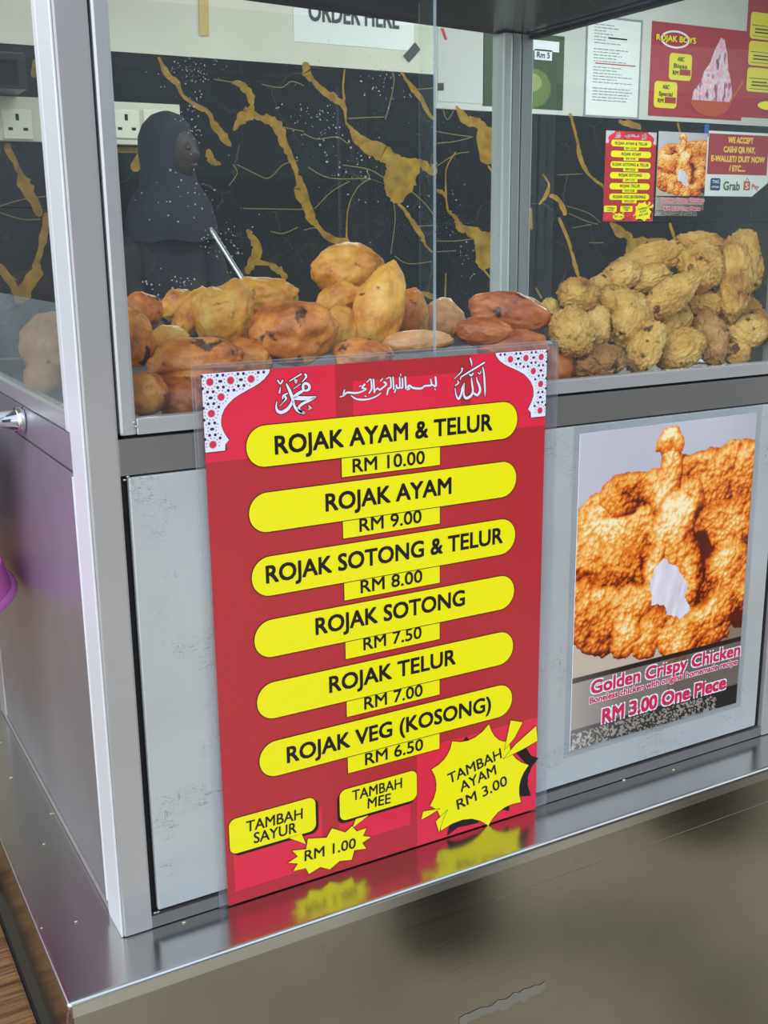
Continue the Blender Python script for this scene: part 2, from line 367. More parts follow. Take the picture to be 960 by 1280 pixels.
# marble tiles, each its own slab with a recessed joint
def tiles(parent, x0, x1, ztop, Y, tw, th, joints, offx=0):
    me = {}
    z = ztop
    for r_, h in enumerate(joints):
        x = x0 + offx
        while x < x1 - .01:
            a, b = max(x, x0), min(x + tw, x1)
            key = (round(b - a, 3), round(h, 3))
            if key not in me:
                bm = bmesh.new(); box_bm(bm, (0, 0, 0), (b - a - .0025, .012, h - .0025), .0008); me[key] = fin(bm, 'marble_tile')
            obj('marble_tile', me[key], MARBLE, parent, (a, Y, z - h)); x += tw
        z -= h
zj = at(450, 261, 1, YL).z
tiles(wlb, seam - 5.4, seam, zL, YL, .9, 0, [zL - zj, .47, .47, .47])
tiles(wrb, seam, 5.8, zR, YR, .9, 0, [.50, .47, .47, .47])
def veins(wallobj, Y, org, sc, lists, blobs=(), thin=(), name='gold_vein'):
    F = Flat()
    def q(p): h = at(org[0] + p[0] / sc, org[1] + p[1] / sc, 1, Y); return h.x, h.z
    k = (Y + .9) / FPX
    rg = random.Random(len(lists)); c = 0
    for L in lists: F.stroke([q(p) + ((p[2] if len(p) > 2 else 20) / sc * k,) for p in L], y=Y - .0006 - c * 9e-5, jit=.07, rng=rg); c += 1
    for B in blobs:
        B = [q(p) for p in B]; Q = []
        for a_, b_ in zip(B, B[1:] + B[:1]):
            for t in (0, .25, .5, .75): Q.append((a_[0] + (b_[0] - a_[0]) * t + rg.gauss(0, .004), a_[1] + (b_[1] - a_[1]) * t + rg.gauss(0, .004)))
        F.poly(Q, y=Y - .0006 - c * 9e-5); c += 1
    F.build(name, GOLD, wallobj)
    if thin:
        F = Flat()
        for L in thin: F.stroke([q(p) + (5 / sc * k,) for p in L], y=Y - .0003)
        F.build('fine_vein', THINV, wallobj)
veins(wlb, YL, (130, 60), 3.84, [
 [(265, 50, 16), (300, 120, 26), (350, 170, 26), (375, 225, 16), (440, 275, 26), (500, 310, 20), (530, 370, 32), (575, 430, 42), (605, 465, 24)],
 [(620, 165, 12), (665, 180, 40), (700, 220, 42), (710, 270, 22), (695, 310, 60), (660, 340, 50), (625, 390, 14)],
 [(700, 315, 50), (750, 335, 26), (790, 345, 46), (830, 375, 56), (860, 440, 46), (890, 510, 36), (920, 590, 30), (935, 650, 26), (940, 700, 56), (958, 745, 26)],
 [(500, 500, 34), (520, 545, 34), (555, 555, 16)], [(430, 950, 16), (480, 970, 22), (530, 1000, 22), (545, 1030, 8), (560, 1070, 32), (600, 1120, 26)],
 [(690, 880, 20), (720, 920, 46), (735, 970, 46), (715, 1020, 46), (690, 1070, 34)], [(720, 1030, 34), (780, 1035, 22), (830, 1060, 36), (865, 1095, 26)],
 [(60, 485, 26), (180, 490, 20)], [(180, 500, 30), (150, 570, 44)], [(900, 1150, 34), (920, 1200, 34)]],
 [[(90, 1100), (180, 1120), (240, 1165), (300, 1175), (380, 1240), (90, 1240)]],
 [[(760, 175), (850, 190), (900, 160), (958, 180)], [(530, 150), (620, 165)], [(860, 380), (958, 400)], [(670, 770), (958, 775)], [(640, 560), (720, 600), (790, 625), (860, 560), (930, 540)],
  [(90, 980), (200, 985), (240, 1020), (380, 1020), (450, 985)], [(620, 560), (640, 600), (600, 660)], [(800, 880), (860, 890), (930, 860)]])
veins(wlb, YL, (380, 60), 3.69, [
 [(8, 92, 36), (14, 120, 42), (40, 150, 20), (90, 200, 30), (140, 235, 40), (185, 270, 26), (193, 340, 10), (215, 370, 20), (250, 420, 50), (310, 462, 72), (370, 490, 76), (430, 520, 60)],
 [(187, 100, 8), (180, 170, 10), (185, 240, 12)], [(450, 115, 14), (490, 170, 20), (520, 210, 34), (550, 255, 20), (580, 310, 20), (603, 328, 16)],
 [(520, 525, 36), (570, 550, 46), (596, 565, 56)], [(435, 720, 16), (470, 755, 16), (510, 820, 30), (545, 870, 28), (560, 910, 12), (590, 940, 12)],
 [(-20, 600, 20), (0, 680, 44), (28, 775, 50), (60, 820, 24), (110, 870, 38), (160, 890, 34), (205, 905, 36)], [(205, 905, 16), (195, 850, 10), (200, 760, 7), (215, 700, 6)],
 [(490, 1130, 18), (560, 1135, 26), (600, 1150, 26)]],
 [[(372, 560), (385, 520), (430, 505), (540, 515), (525, 590), (495, 660), (450, 712), (412, 722), (382, 680), (370, 610)]],
 [[(205, 325), (300, 320), (370, 318)], [(410, 110), (415, 160), (395, 260), (375, 330)], [(415, 720), (420, 800), (400, 950)], [(215, 700), (250, 640), (300, 600), (290, 570)],
  [(0, 395), (60, 420), (150, 410), (200, 440)], [(20, 550), (120, 600), (300, 600)], [(50, 740), (130, 660), (210, 615)], [(500, 665), (560, 720), (598, 770)], [(0, 840), (60, 830), (110, 870)], [(525, 822), (595, 818)],
  [(520, 190), (600, 185)], [(180, 540), (300, 560), (370, 600)], [(420, 960), (480, 995), (590, 985)]])
veins(wrb, YR, (380, 60), 3.69, [
 [(705, 275, 20), (740, 325, 50), (790, 345, 50), (830, 360, 40)], [(850, 545, 10), (885, 600, 8)], [(612, 655, 14), (640, 668, 20), (655, 690, 12)],
 [(655, 690, 12), (655, 560, 7), (700, 480, 5)], [(655, 690, 8), (665, 750, 12), (700, 785, 20), (720, 830, 42), (780, 850, 52), (830, 865, 40)], [(830, 1025, 10), (875, 1080, 8)], [(650, 1170, 10), (655, 1040, 8)]],
 [[(800, 330), (850, 370), (960, 375), (960, 470), (840, 545), (812, 520), (795, 450)], [(780, 860), (830, 850), (885, 865), (960, 870), (950, 960), (885, 995), (825, 1025), (800, 1000), (785, 930)]],
 [[(612, 385), (700, 400), (780, 410)], [(612, 440), (700, 430), (780, 410)], [(612, 545), (700, 490), (760, 480)], [(612, 890), (700, 890), (780, 880)], [(612, 940), (700, 935)], [(640, 280), (660, 330), (690, 290)]])
veins(wrb, YR, (640, 120), 4.364, [
 [(318, 105, 22), (340, 180, 22), (360, 260, 22), (365, 320, 36), (395, 390, 30), (430, 440, 20), (500, 495, 20)], [(170, 430, 12), (200, 480, 18), (185, 540, 30), (150, 590, 14)],
 [(210, 545, 22), (260, 575, 34), (290, 640, 34)], [(258, 670, 22), (300, 770, 28), (330, 870, 26), (345, 930, 38), (365, 990, 16)],
 [(540, 695, 30), (580, 735, 60), (640, 770, 50)], [(860, 700, 22), (880, 760, 22)], [(905, 150, 16), (925, 230, 16)], [(130, 1050, 12), (160, 1100, 18)], [(100, 620, 20), (105, 720, 22)]],
 [[(575, 128), (640, 140), (700, 150), (700, 180), (600, 165)], [(625, 775), (740, 770), (840, 775), (830, 850), (770, 830), (740, 800), (700, 830), (640, 880), (615, 900)]],
 [[(300, 600), (420, 640), (480, 690)], [(310, 640), (400, 680), (470, 700)], [(250, 430), (380, 425)], [(420, 800), (500, 800)], [(330, 720), (430, 700)]])
# view through the side glass at the far left
veins(wlb, YL, (0, 50), 3.66, [
 [(160, 100, 20), (155, 160, 24)], [(30, 485, 30), (80, 590, 26), (110, 650, 50), (140, 710, 42), (175, 790, 36)], [(210, 800, 24), (200, 900, 30), (175, 1000, 24), (165, 1060, 50), (120, 1130, 50), (95, 1185, 50)], [(0, 1040, 26), (50, 1110, 34), (85, 1180, 26)]],
 (), [[(0, 760), (100, 730), (210, 715)], [(0, 790), (100, 820), (180, 820)], [(0, 1050), (80, 1100)]])

# socket trunking on the left wall
tA = at(-60, 150, 1, YL); tB = at(222, 155, 1, YL); zt = at(140, 128, 1, YL).z; zb = at(140, 181, 1, YL).z
tr_ = thing('socket_trunking', 'cream cable trunking with three-hole sockets low on the black marble wall', 'trunking', (0, 0, 0))
box('trunking_box', (tA.x, YL - .035, zb), (tB.x, YL - .0005, zt), mat('cream_plastic', (206, 204, 186), .5), tr_, .003)
SOCK = mat('white_socket_plastic', (222, 220, 206), .35)
for u in (158, 196, 22):
    c = at(u, 155, 1, YL - .04)
    s_ = box('socket_plate', (c.x - .05, YL - .043, c.z - .05), (c.x + .05, YL - .035, c.z + .05), SOCK, tr_, .002)
    for hb in [((c.x - .006, YL - .0436, c.z + .012), (c.x + .006, YL - .0425, c.z + .034)), ((c.x - .034, YL - .0436, c.z - .022), (c.x - .018, YL - .0425, c.z - .012)), ((c.x + .018, YL - .0436, c.z - .022), (c.x + .034, YL - .0425, c.z - .012))]: box('socket_hole', *hb, INKM, s_)
# dark cooker-like box above the trunking at the far left
c0 = at(-40, 118, 1, YL - .2); c0.z = zt + .004; c1 = at(31, 66, 1, YL - .2)
ov = thing('oven', 'dark box-shaped oven by the marble wall, seen through the side glass at the left edge', 'oven', (c0.x, YL - .2, c0.z))
w_, h_ = c1.x - c0.x, c1.z - c0.z
box('casing', (0, 0, 0), (w_, .18, h_), mat('oven_black', (34, 34, 36), .3), ov, .004)
box('door', (w_ * .1, -.006, h_ * .12), (w_ * .86, .001, h_ * .8), mat('oven_glass', (18, 18, 20), .08), ov, .003)
box('shelf_bracket', (0, .18, 0), (.02, .1995, h_), GASKET, ov); box('shelf_bracket', (w_ - .02, .18, 0), (w_, .1995, h_), GASKET, ov)

# ---------------------------------------------------------------- cart base (the steel counter the cabinet stands on)
cart = thing('cart_base', 'polished steel cart base with a narrow ledge all round, under the glass display cabinet', 'cart', (0, 0, 0))
WX, DY, ZT = .70, .475, .75
ex0, ex1, ey0, ey1 = -.0545, WX + .055, -.053, DY + .055
def ledge():
    bm = bmesh.new(); box_bm(bm, (ex0, ey0, -.012), (ex1, ey1, 0.0))
    es = [e for e in bm.edges if all(abs(v.co.z) < 1e-6 for v in e.verts)] + [e for e in bm.edges if abs(e.verts[0].co.z - e.verts[1].co.z) > .005]
    bmesh.ops.bevel(bm, geom=es, offset=.0035, segments=4, affect='EDGES', profile=.5)
    return fin(bm, 'ledge', True)
lo_ = obj('ledge', ledge(), ST_LEDGE, cart)
for p in lo_.data.polygons: p.use_smooth = abs(p.normal.z) < .98 and max(abs(p.normal.x), abs(p.normal.y)) < .98
box('front_apron', (ex0 + .003, ey0 + .0012, GZ + .12), (ex1 - .003, ey0 + .012, -.010), ST_APRON, cart, .001)
box('side_apron', (ex0 + .0012, ey0 + .012, -.072), (ex0 + .012, ey1 - .003, -.010), ST_LEDGE, cart, .001)
box('side_apron', (ex1 - .012, ey0 + .012, GZ + .12), (ex1 - .0012, ey1 - .003, -.010), ST_APRON, cart, .001)
box('lower_body', (ex0 + .03, ey0 + .014, GZ + .12), (ex1 - .014, ey1 - .03, -.012), GASKET, cart)
# welded seam line and a scraped patch on the apron
sA = at(690, 1092, 1, ey0); sB = at(960, 1010, 1, ey0)
box('seam_bead', (ex0 + .36, ey0 + .0009, (sA.z + sB.z) / 2 - .0002), (ex1 - .003, ey0 + .002, (sA.z + sB.z) / 2 + .0002), ST_RAIL, cart)
for x, y in ((.03, .03), (WX - .03, .03), (.03, DY - .03), (WX - .03, DY - .03)):
    bm = bmesh.new(); tube_bm(bm, [(x, y, GZ + .12), (x, y, GZ + .05)], .018); tube_bm(bm, [(x - .012, y, GZ + .04), (x + .012, y, GZ + .04)], .04, 20)
    obj('castor', fin(bm, 'castor', False), GASKET, cart)
pA = at(575, 1277, 1, ey0); pB = at(682, 1238, 1, ey0)
F = Flat(); P = []
rr = random.Random(3)
for k in range(17): P.append((pA.x + (pB.x - pA.x) * k / 16, pA.z + .004 + rr.uniform(-.002, .002) - .0))
for k in range(16, -1, -1): P.append((pA.x + (pB.x - pA.x) * k / 16, pA.z - .006 + rr.uniform(-.003, .003)))
sm = mat('rough_glue_residue', (120, 116, 104), .7); 
F.poly(P, y=ey0 + .0008); F.build('glue_patch', sm, cart)

# ---------------------------------------------------------------- display cabinet
cab = thing('display_cabinet', 'steel and glass display cabinet full of fried snacks, standing on the steel cart', 'cabinet', (0, 0, 0))
ZA, ZB, ZC = .3522, .3786, .391
XD = .0234
# corner posts
def post(x0, x1, y0, y1, name='corner_post'):
    return box(name, (x0, y0, 0.0004), (x1, y1, ZT), ST_POST, cab, .0016)
post(0.0012, XD, 0, .036); box('post_flange', (-.0006, .0012, .0004), (.0011, .0358, ZT), LIT_ALU, cab, .0006); post(WX - XD, WX, 0, .036); post(0, XD, DY - .03, DY)
# the rear right post, aluminium with a groove
bm = bmesh.new()
box('corner_post', (.653, DY - .029, .0004), (.6662, DY - .002, ZT), LIT_ALU, cab, .0035)
for a, b in ((.6672, .679), (.681, .6975)): box_bm(bm, (a, DY - .028, .0004), (b, DY - .002, ZT), .0012)
tag(obj('post_channel', fin(bm, 'post_channel'), ST_ALU, cab), kind='stuff')
box('post_gasket', (.654, DY - .022, .36), (.699, DY - .006, ZT - .001), BLACK, cab)
# front mullion shadow gap behind everything
box('gap_filler', (XD - .001, .006, .001), (.0275, .03, ZT - .001), BLACK, cab)
box('gap_filler', (.664, .006, .001), (WX - XD + .001, .03, ZB - .001), BLACK, cab)
# rails
box('front_rail', (XD - .0005, .0006, ZA), (WX - XD, .024, ZB - .0012), ST_RAIL, cab, .0006)
box('base_rail', (XD - .0005, .0006, .0006), (WX - XD, .024, .0105), ST_RAIL, cab, .0004)
box('gap_filler', (XD, .007, .009), (WX - XD, .03, ZA + .002), BLACK, cab)
box('gap_filler', (XD, .006, ZB - .003), (WX - XD, .02, ZB + .002), BLACK, cab)
def panel(lo, hi, b, axis):
    bm = bmesh.new(); box_bm(bm, lo, hi, b); me = fin(bm, 'panel', False); return me
fp = obj('front_panel', panel((.0285, .0006, .0142), (.6665, .006, ZA - .0014), .0012, 'y'), ST_PANEL, cab)
# side, left
box('side_panel', (.0012, .0385, .008), (.006, DY - .032, ZA - .0035), ST_SIDE, cab, .001)
box('side_rail', (.0006, .0362, ZA - .001), (.02, DY - .03, ZB - .001), ST_SIDE, cab, .0006)
box('side_base_rail', (.0002, .0362, .0006), (.02, DY - .03, .0068), ST_POST, cab, .0005)
box('gap_filler', (.0064, .036, .002), (.02, DY - .03, ZA), BLACK, cab)
box('edge_strip', (-.0012, .0362, .012), (.004, .0384, ZA - .004), LIT_ALU, cab, .0004)
box('side_panel', (WX - .006, .0365, .001), (WX - .001, DY - .03, ZA), ST_SIDE, cab, .001)
box('side_rail', (WX - .02, .0362, ZA), (WX - .0006, DY - .03, ZB), ST_SIDE, cab, .0006)
box('back_panel', (XD, DY - .007, .001), (.653, DY - .002, ZA), ST_SIDE, cab, .001)
box('back_rail', (XD, DY - .022, ZA), (.653, DY - .002, ZC), ST_RAIL, cab, .0006)
# glazing frames
fy0, fy1 = .001, .011
box('glazing_stile', (.0250, fy0, ZB + .001), (.0368, fy1, ZT - .001), ST_ALU, cab, .0022)
box('glazing_stile', (WX - .0368, fy0, ZB + .001), (WX - .0250, fy1, ZT - .001), ST_ALU, cab, .0022)
box('glazing_sill', (.0368, fy0, ZB + .001), (WX - .0368, fy1, ZC), ST_ALU, cab, .001)
box('side_glazing_sill', (.0008, .0495, ZB), (.012, DY - .03, ZC), ST_ALU, cab, .001)
box('side_glazing_stile', (-.0004, .0366, ZB), (.012, .0492, ZT - .001), LIT_ALU, cab, .002)
box('side_glazing_stile', (.0008, DY - .042, ZB), (.012, DY - .0305, ZT - .001), ST_ALU, cab, .002)
# glass: two overlapping front panes, side panes, back pane
xs = at(543, 250, 1, .006).x
pane_l = box('glass_pane', (.035, .004, ZC - .004), (xs, .0065, ZT - .001), GLASS, cab)
pane_r = box('glass_pane', (xs - .0115, .0075, ZC - .004), (WX - .036, .0095, ZT - .001), GLASS, cab)
box('glass_pane', (.0035, .047, ZC - .004), (.0060, DY - .034, ZT - .001), GLASS, cab)
box('glass_pane', (WX - .0060, .034, ZB - .002), (WX - .0035, DY - .028, ZT - .001), GLASS, cab)
box('glass_pane', (XD, DY - .014, ZC - .004), (.654, DY - .0115, ZT - .0002), GLASS, cab)
box('pane_edge', (xs - .0006, .0038, ZC), (xs + .0002, .0067, ZT - .001), glass('frosty_pane_edge', (.8, .85, .84), veil=.35), cab)
# bright reflection low on the side pane, painted as a pale translucent sheet
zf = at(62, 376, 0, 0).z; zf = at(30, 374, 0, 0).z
box('veil_sheet', (.0064, .052, ZC), (.0068, DY - .045, zf), VEIL_SHEET, cab)
# roof with hanging rails
ro = box('roof', (0, 0, ZT), (WX, DY, ZT + .03), ST_ROOF, cab, .002)
for v_ in ro.data.vertices: v_.co.z += (WX - v_.co.x) * .031      # the sheet roof rises a little to the left
box('roof_rail', (WX - .012, .036, ZT - .006), (WX - .002, DY - .03, ZT - .0002), BLACK, cab)
box('roof_rail', (WX - .016, .036, ZT - .003), (WX - .0125, DY - .03, ZT - .0002), CHROME, cab)
box('roof_rail', (XD, .002, ZT - .006), (WX - XD, .012, ZT - .0002), ST_ALU, cab)
# tray shelf
TZ = .3765
tray = box('tray_shelf', (.0075, .0125, TZ - .004), (WX - .0075, DY - .024, TZ), ST_TRAY, cab)
# oil splashes and water marks on the front glass
bm = bmesh.new(); rr = random.Random(11)
def drops(cx, cy, sx, sy, n, rmin, rmax, tilt=0):
    for _ in range(n):
        a, b = rr.gauss(0, 1) * sx, rr.gauss(0, 1) * sy
        u, v = cx + a * math.cos(tilt) - b * math.sin(tilt), cy + a * math.sin(tilt) + b * math.cos(tilt)
        c = at(u, v, 1, .0038)
        if c.x < .038 or c.x > .65 or c.z < ZC or c.z > ZT: continue
        r = rr.uniform(rmin, rmax); e = rr.uniform(.7, 2.0) * .8; t = rr.uniform(0, 3.1)
        ring = [bm.verts.new((c.x + r * math.cos(k) * e * math.cos(t) - r * math.sin(k) * math.sin(t), c.y, c.z + r * math.cos(k) * e * math.sin(t) + r * math.sin(k) * math.cos(t))) for k in np.linspace(0, 2 * math.pi, 8)[:-1]]
        top = bm.verts.new((c.x, c.y - r * .5, c.z))
        for k in range(7): bm.faces.new((ring[k], ring[(k + 1) % 7], top))
drops(240, 92, 22, 14, 110, .00012, .0004); drops(240, 155, 9, 18, 50, .00012, .00045); drops(400, 150, 22, 12, 60, .0002, .0006, .4)
drops(430, 200, 30, 18, 40, .0002, .0008, .5); drops(235, 240, 40, 20, 30, .0002, .0007); drops(285, 300, 16, 18, 60, .0002, .0005, .8)
drops(585, 300, 16, 40, 60, .0002, .0006, -.5); drops(480, 100, 22, 16, 40, .0002, .0006); drops(210, 355, 25, 8, 30, .0003, .0007); drops(500, 160, 60, 60, 40, .0002, .0005)
DROP = mat('grease_droplets', (225, 228, 220), .15); DROP.node_tree.nodes['Principled BSDF'].inputs['Transmission Weight'].default_value = .6
tag(obj('grease_spots', fin(bm, 'grease_spots', True), DROP, cab), kind='stuff')
# crumbs on the sill and ledge
bm = bmesh.new()
for u, v in ((845, 464), (855, 465), (868, 463), (878, 462), (893, 460), (836, 466), (902, 459), (910, 457), (160, 527), (150, 530), (196, 541)):
    c = at(u, v, 2, ZC + .0008)
    m_ = Matrix.Translation((c.x, max(c.y, .0016), ZC + .0008)) @ Matrix.Diagonal((1.8, .7, .5, 1)) ; bmesh.ops.create_icosphere(bm, subdivisions=1, radius=rr.uniform(.0006, .0012), matrix=m_)
CRUMB = mat('pale_crumbs', (214, 206, 150), .7)
tag(obj('sill_crumbs', fin(bm, 'sill_crumbs'), CRUMB, cab), kind='stuff')
bm = bmesh.new()
for u, v in ((1, 928), (14, 972), (67, 1017), (64, 1017), (55, 1055), (95, 1152), (52, 1160), (842, 962), (780, 975), (230, 1153)):
    c = at(u, v, 2, .0006); bmesh.ops.create_icosphere(bm, subdivisions=1, radius=rr.uniform(.0005, .0014), matrix=Matrix.Translation(c) @ Matrix.Diagonal((1.5, 1, .5, 1)))
tag(obj('ledge_crumbs', fin(bm, 'ledge_crumbs'), CRUMB, cart), kind='stuff')
# weld beads at the frame joints
bm = bmesh.new()
for u, v in ((198, 1140), (194, 1141), (160, 596), (156, 600), (171, 533), (168, 528)):
    c = at(u, v, 1, .0006); bmesh.ops.create_icosphere(bm, subdivisions=1, radius=.0010, matrix=Matrix.Translation(c) @ Matrix.Diagonal((1.4, .4, .8, 1)))
tag(obj('weld_beads', fin(bm, 'weld_beads', True), ST_POST, cab), kind='stuff')
# chrome tube sticking out of the cabinet's side
h = at(30, 525, 0, 0)
bm = bmesh.new(); tube_bm(bm, [(-.16, h.y + .002, h.z), (-.001, h.y + .002, h.z)], .0085, 20); tube_bm(bm, [(-.006, h.y + .002, h.z), (-.0002, h.y + .002, h.z)], .0105, 20)
obj('side_tube', fin(bm, 'side_tube', True), CHROME, cab)

# ---------------------------------------------------------------- the big menu
def px(u, v): h_ = at(u, v, 1, MY); return h_.x - MX, h_.z
MX, MY = .0836, -.0022
MW, MH = .2985, .4185
def cropq(org, sc): return lambda p: px(org[0] + p[0] / sc, org[1] + p[1] / sc) + ((p[2] / sc / 1620,) if len(p) > 2 else ())
def build_menu(root, full=True):
    if full:
        box('laminate', (-.0072, .0002, .0012), (MW + .0125, .0010, MH + .0065), LAMI, root, 0)
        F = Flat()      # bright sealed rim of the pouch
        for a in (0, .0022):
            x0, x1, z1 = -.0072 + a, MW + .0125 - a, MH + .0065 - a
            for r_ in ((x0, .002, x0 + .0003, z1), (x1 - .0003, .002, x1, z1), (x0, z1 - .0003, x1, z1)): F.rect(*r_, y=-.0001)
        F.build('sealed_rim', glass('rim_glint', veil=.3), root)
    paper = box('printed_sheet', (0, -.0004, .0012), (MW, .0001, MH), RED, root)
    y = lambda k: -.0004 - INK * k
    # brighter blocks of the layout
    for r_ in ((.0, .3555, .1035, MH), (.118, .376, .2145, .405), (.2235, .379, .262, MH), (.2621, .3555, MW, MH), (.006, .012, .083, .064), (.098, .024, .166, .068), (.1725, .0012, MW, .092)):
        Flat().rect(*r_, y=y(1)).build('bright_block', RED_HI, root)
    pills = [(.3784, .3481), (.3288, .2990), (.2801, .2496), (.2306, .2008), (.1802, .1505), (.1314, .1018)]
    boxz = [.3330, .2848, .2348, .1860, .1366, .0871]
    T = [("ROJAK AYAM & TELUR", (343.6, 567), (614, 537.5)), ("ROJAK AYAM", (406.8, 637.6), (562.8, 617.4)), ("ROJAK SOTONG & TELUR", (332.5, 728.4), (627, 678)),
         ("ROJAK SOTONG", (394.4, 793.6), (579.7, 755)), ("ROJAK TELUR", (411.4, 865), (568.3, 829.4)), ("ROJAK VEG (KOSONG)", (358.6, 951), (612.3, 889))]
    R = [("RM 10.00", (440.5, 590.4), (530, 579)), ("RM 9.00", (449, 663.3), (526, 653.7)), ("RM 8.00", (450.4, 740), (527, 728)), ("RM 7.50", (454, 812.4), (526, 797)), ("RM 7.00", (455, 885.8), (527.4, 869.7)), ("RM 6.50", (456, 955.5), (528, 937))]
    x0, x1 = .0308, .2695; bx0, bx1 = .1073, .1948; g = .0006
    for i in range(6):
        zt_, zb_ = pills[i]
        tg = Flat().rect(bx0, boxz[i], bx1, zb_ + .004, y(3)).build('price_tag', YEL, root)
        Flat().rect(bx0 - g, boxz[i] - g, bx1 + g, zb_ + .004, y(2)).build('tag_outline', INKM, tg)
        b, a, c = R[i]; A = px(*a); B = px(*c); F = Flat(); zz = (A[1] + B[1]) / 2
        text(F, b, (A[0], zz), (B[0], zz), .0103, .022, y(4)); F.build('price_lettering', INKM, tg)
        pl = Flat().rrect(x0, zb_, x1, zt_, (zt_ - zb_) / 2 * .98, y(5)).build('banner', YEL, root)
        Flat().rrect(x0, zb_, x1, zt_, (zt_ - zb_) / 2 * .98, y(4.5), g=g).build('banner_outline', INKM, pl)
        b, a, c = T[i]; A = px(*a); B = px(*c); F = Flat(); zz = (A[1] + B[1]) / 2
        text(F, b, (A[0], zz), (B[0], zz), .0132, .032, y(6)); F.build('lettering', INKM, pl)
    # lattice corners
    def inside(P, x, z):
        r_ = False
        for i in range(len(P)):
            a, b = P[i], P[i - 1]
            if (a[1] > z) != (b[1] > z) and x < (b[0] - a[0]) * (z - a[1]) / (b[1] - a[1]) + a[0]: r_ = not r_
        return r_
    def margin(P, x, z, skip):
        best = 1
        for i in range(len(P)):
            a, b = Vector(P[i - 1]), Vector(P[i])
            if i in skip: continue
            d = b - a; t = max(0, min(1, (Vector((x, z)) - a).dot(d) / max(d.length_squared, 1e-12))); best = min(best, (a + d * t - Vector((x, z))).length)
        return best
    q1 = cropq((250, 450), 9.6)
    L = [q1(p) for p in [(10, 160), (835, 105), (820, 160), (770, 225), (700, 282), (630, 325), (560, 362), (480, 408), (400, 460), (340, 520), (290, 585), (258, 660), (248, 720), (252, 790), (280, 860), (310, 910), (345, 960), (300, 1010), (298, 1095), (65, 1110)]]
    L[0] = (0, MH - .0002); L[1] = (L[1][0], MH - .0002); L[-1] = (0, L[-1][1]); L[-2] = (L[-2][0], L[-1][1])
    for side in (0, 1):
        PL = L if side == 0 else [(MW - x, z) for x, z in L]
        cl = Flat().poly(PL, y(2)).build('corner_lattice', PWHITE, root)
        F = Flat(); F.stroke([p + (.0009,) for p in PL[1:]], 0, y(1.5)); F.build('lattice_outline', INKM, cl)
        Fs, Fd, Fp = Flat(), Flat(), Flat()
        s1 = q1((95, 265)); ax = .01545; az = .01105
        skip = (0, 1)
        for r_ in range(-1, 9):
            for c in range(-1, 8):
                sx = .0058 + (c + (.5 if r_ % 2 else 0)) * ax; sz = s1[1] - r_ * az
                def ok(x, z, mgn): return 0 < x and z < MH - .0006 and inside(L, x, z) and margin(L, x, z, skip) > mgn
                M_ = (lambda x: x) if side == 0 else (lambda x: MW - x)
                if ok(sx, sz, .0042): Fs.star(M_(sx), sz, .0032, y(3))
                mxp = sx + ax / 2
                if ok(mxp, sz, .0030): Fp.disc(M_(mxp), sz, .0017, y(3), 10, .0011)
                for dx in (-.0021, .0021):
                    for dz in (-.0042, .0042):
                        if ok(mxp + dx, sz + dz, .0028): Fp.disc(M_(mxp + dx), sz + dz, .00115, y(3), 8)
                for a in range(12):
                    an = math.pi * (a + .5) / 6; xx, zz = sx + .0049 * math.cos(an), sz + .0047 * math.sin(an)
                    if ok(xx, zz, .0022): Fd.disc(M_(xx), zz, .00048, y(3.2), 5)
        Fs.build('lattice_star', PINKRED, cl); Fp.build('lattice_dot', PURP, cl); Fd.build('lattice_dot', PURP, cl)
    # calligraphy: black-edged white strokes
    def calli(org, sc, S, wk):
        q = cropq(org, sc); n = None
        Fw, Fb = Flat(), Flat()
        for s_ in S:
            p = [q(a) for a in s_]; p = [(a, b, w * wk) for a, b, w in p]
            Fb.stroke(p, .0006 if sc > 10 else .00034, y(2)); Fw.stroke(p, 0, y(3))
        o = Fw.build('calligraphy', PWHITE, root); Fb.build('calligraphy_outline', INKM, o)
    calli((335, 455), 12, [[(270, 300, 22), (310, 380, 42), (350, 480, 46), (372, 560, 36), (395, 640, 36), (450, 700, 50), (530, 730, 46)],
        [(545, 400, 24), (600, 385, 40), (615, 335, 42), (580, 292, 40), (530, 300, 36), (518, 345, 40), (520, 395, 36), (450, 440, 46), (385, 495, 55)], [(390, 510, 50), (500, 512, 60), (600, 510, 50), (705, 492, 26)],
        [(700, 500, 20), (620, 545, 34), (520, 590, 40), (462, 640, 38), (465, 690, 38), (525, 728, 46)], [(125, 565, 14), (115, 640, 26), (140, 705, 42), (200, 722, 50), (280, 680, 50), (335, 610, 42), (362, 540, 34)],
        [(285, 440, 20), (225, 470, 24), (212, 515, 22)], [(248, 485, 36), (265, 520, 30), (230, 565, 12), (170, 630, 8)], [(315, 255, 14), (490, 150, 22)], [(375, 372, 10), (480, 300, 14)], [(400, 235, 26), (412, 280, 30), (425, 240, 20)],
        [(550, 155, 30), (568, 190, 30), (505, 268, 12)], [(140, 245, 24), (180, 295, 22), (212, 245, 24)], [(180, 345, 10), (165, 428, 28)], [(608, 630, 20), (628, 650, 22), (600, 682, 20), (650, 655, 14)]], 1.0)
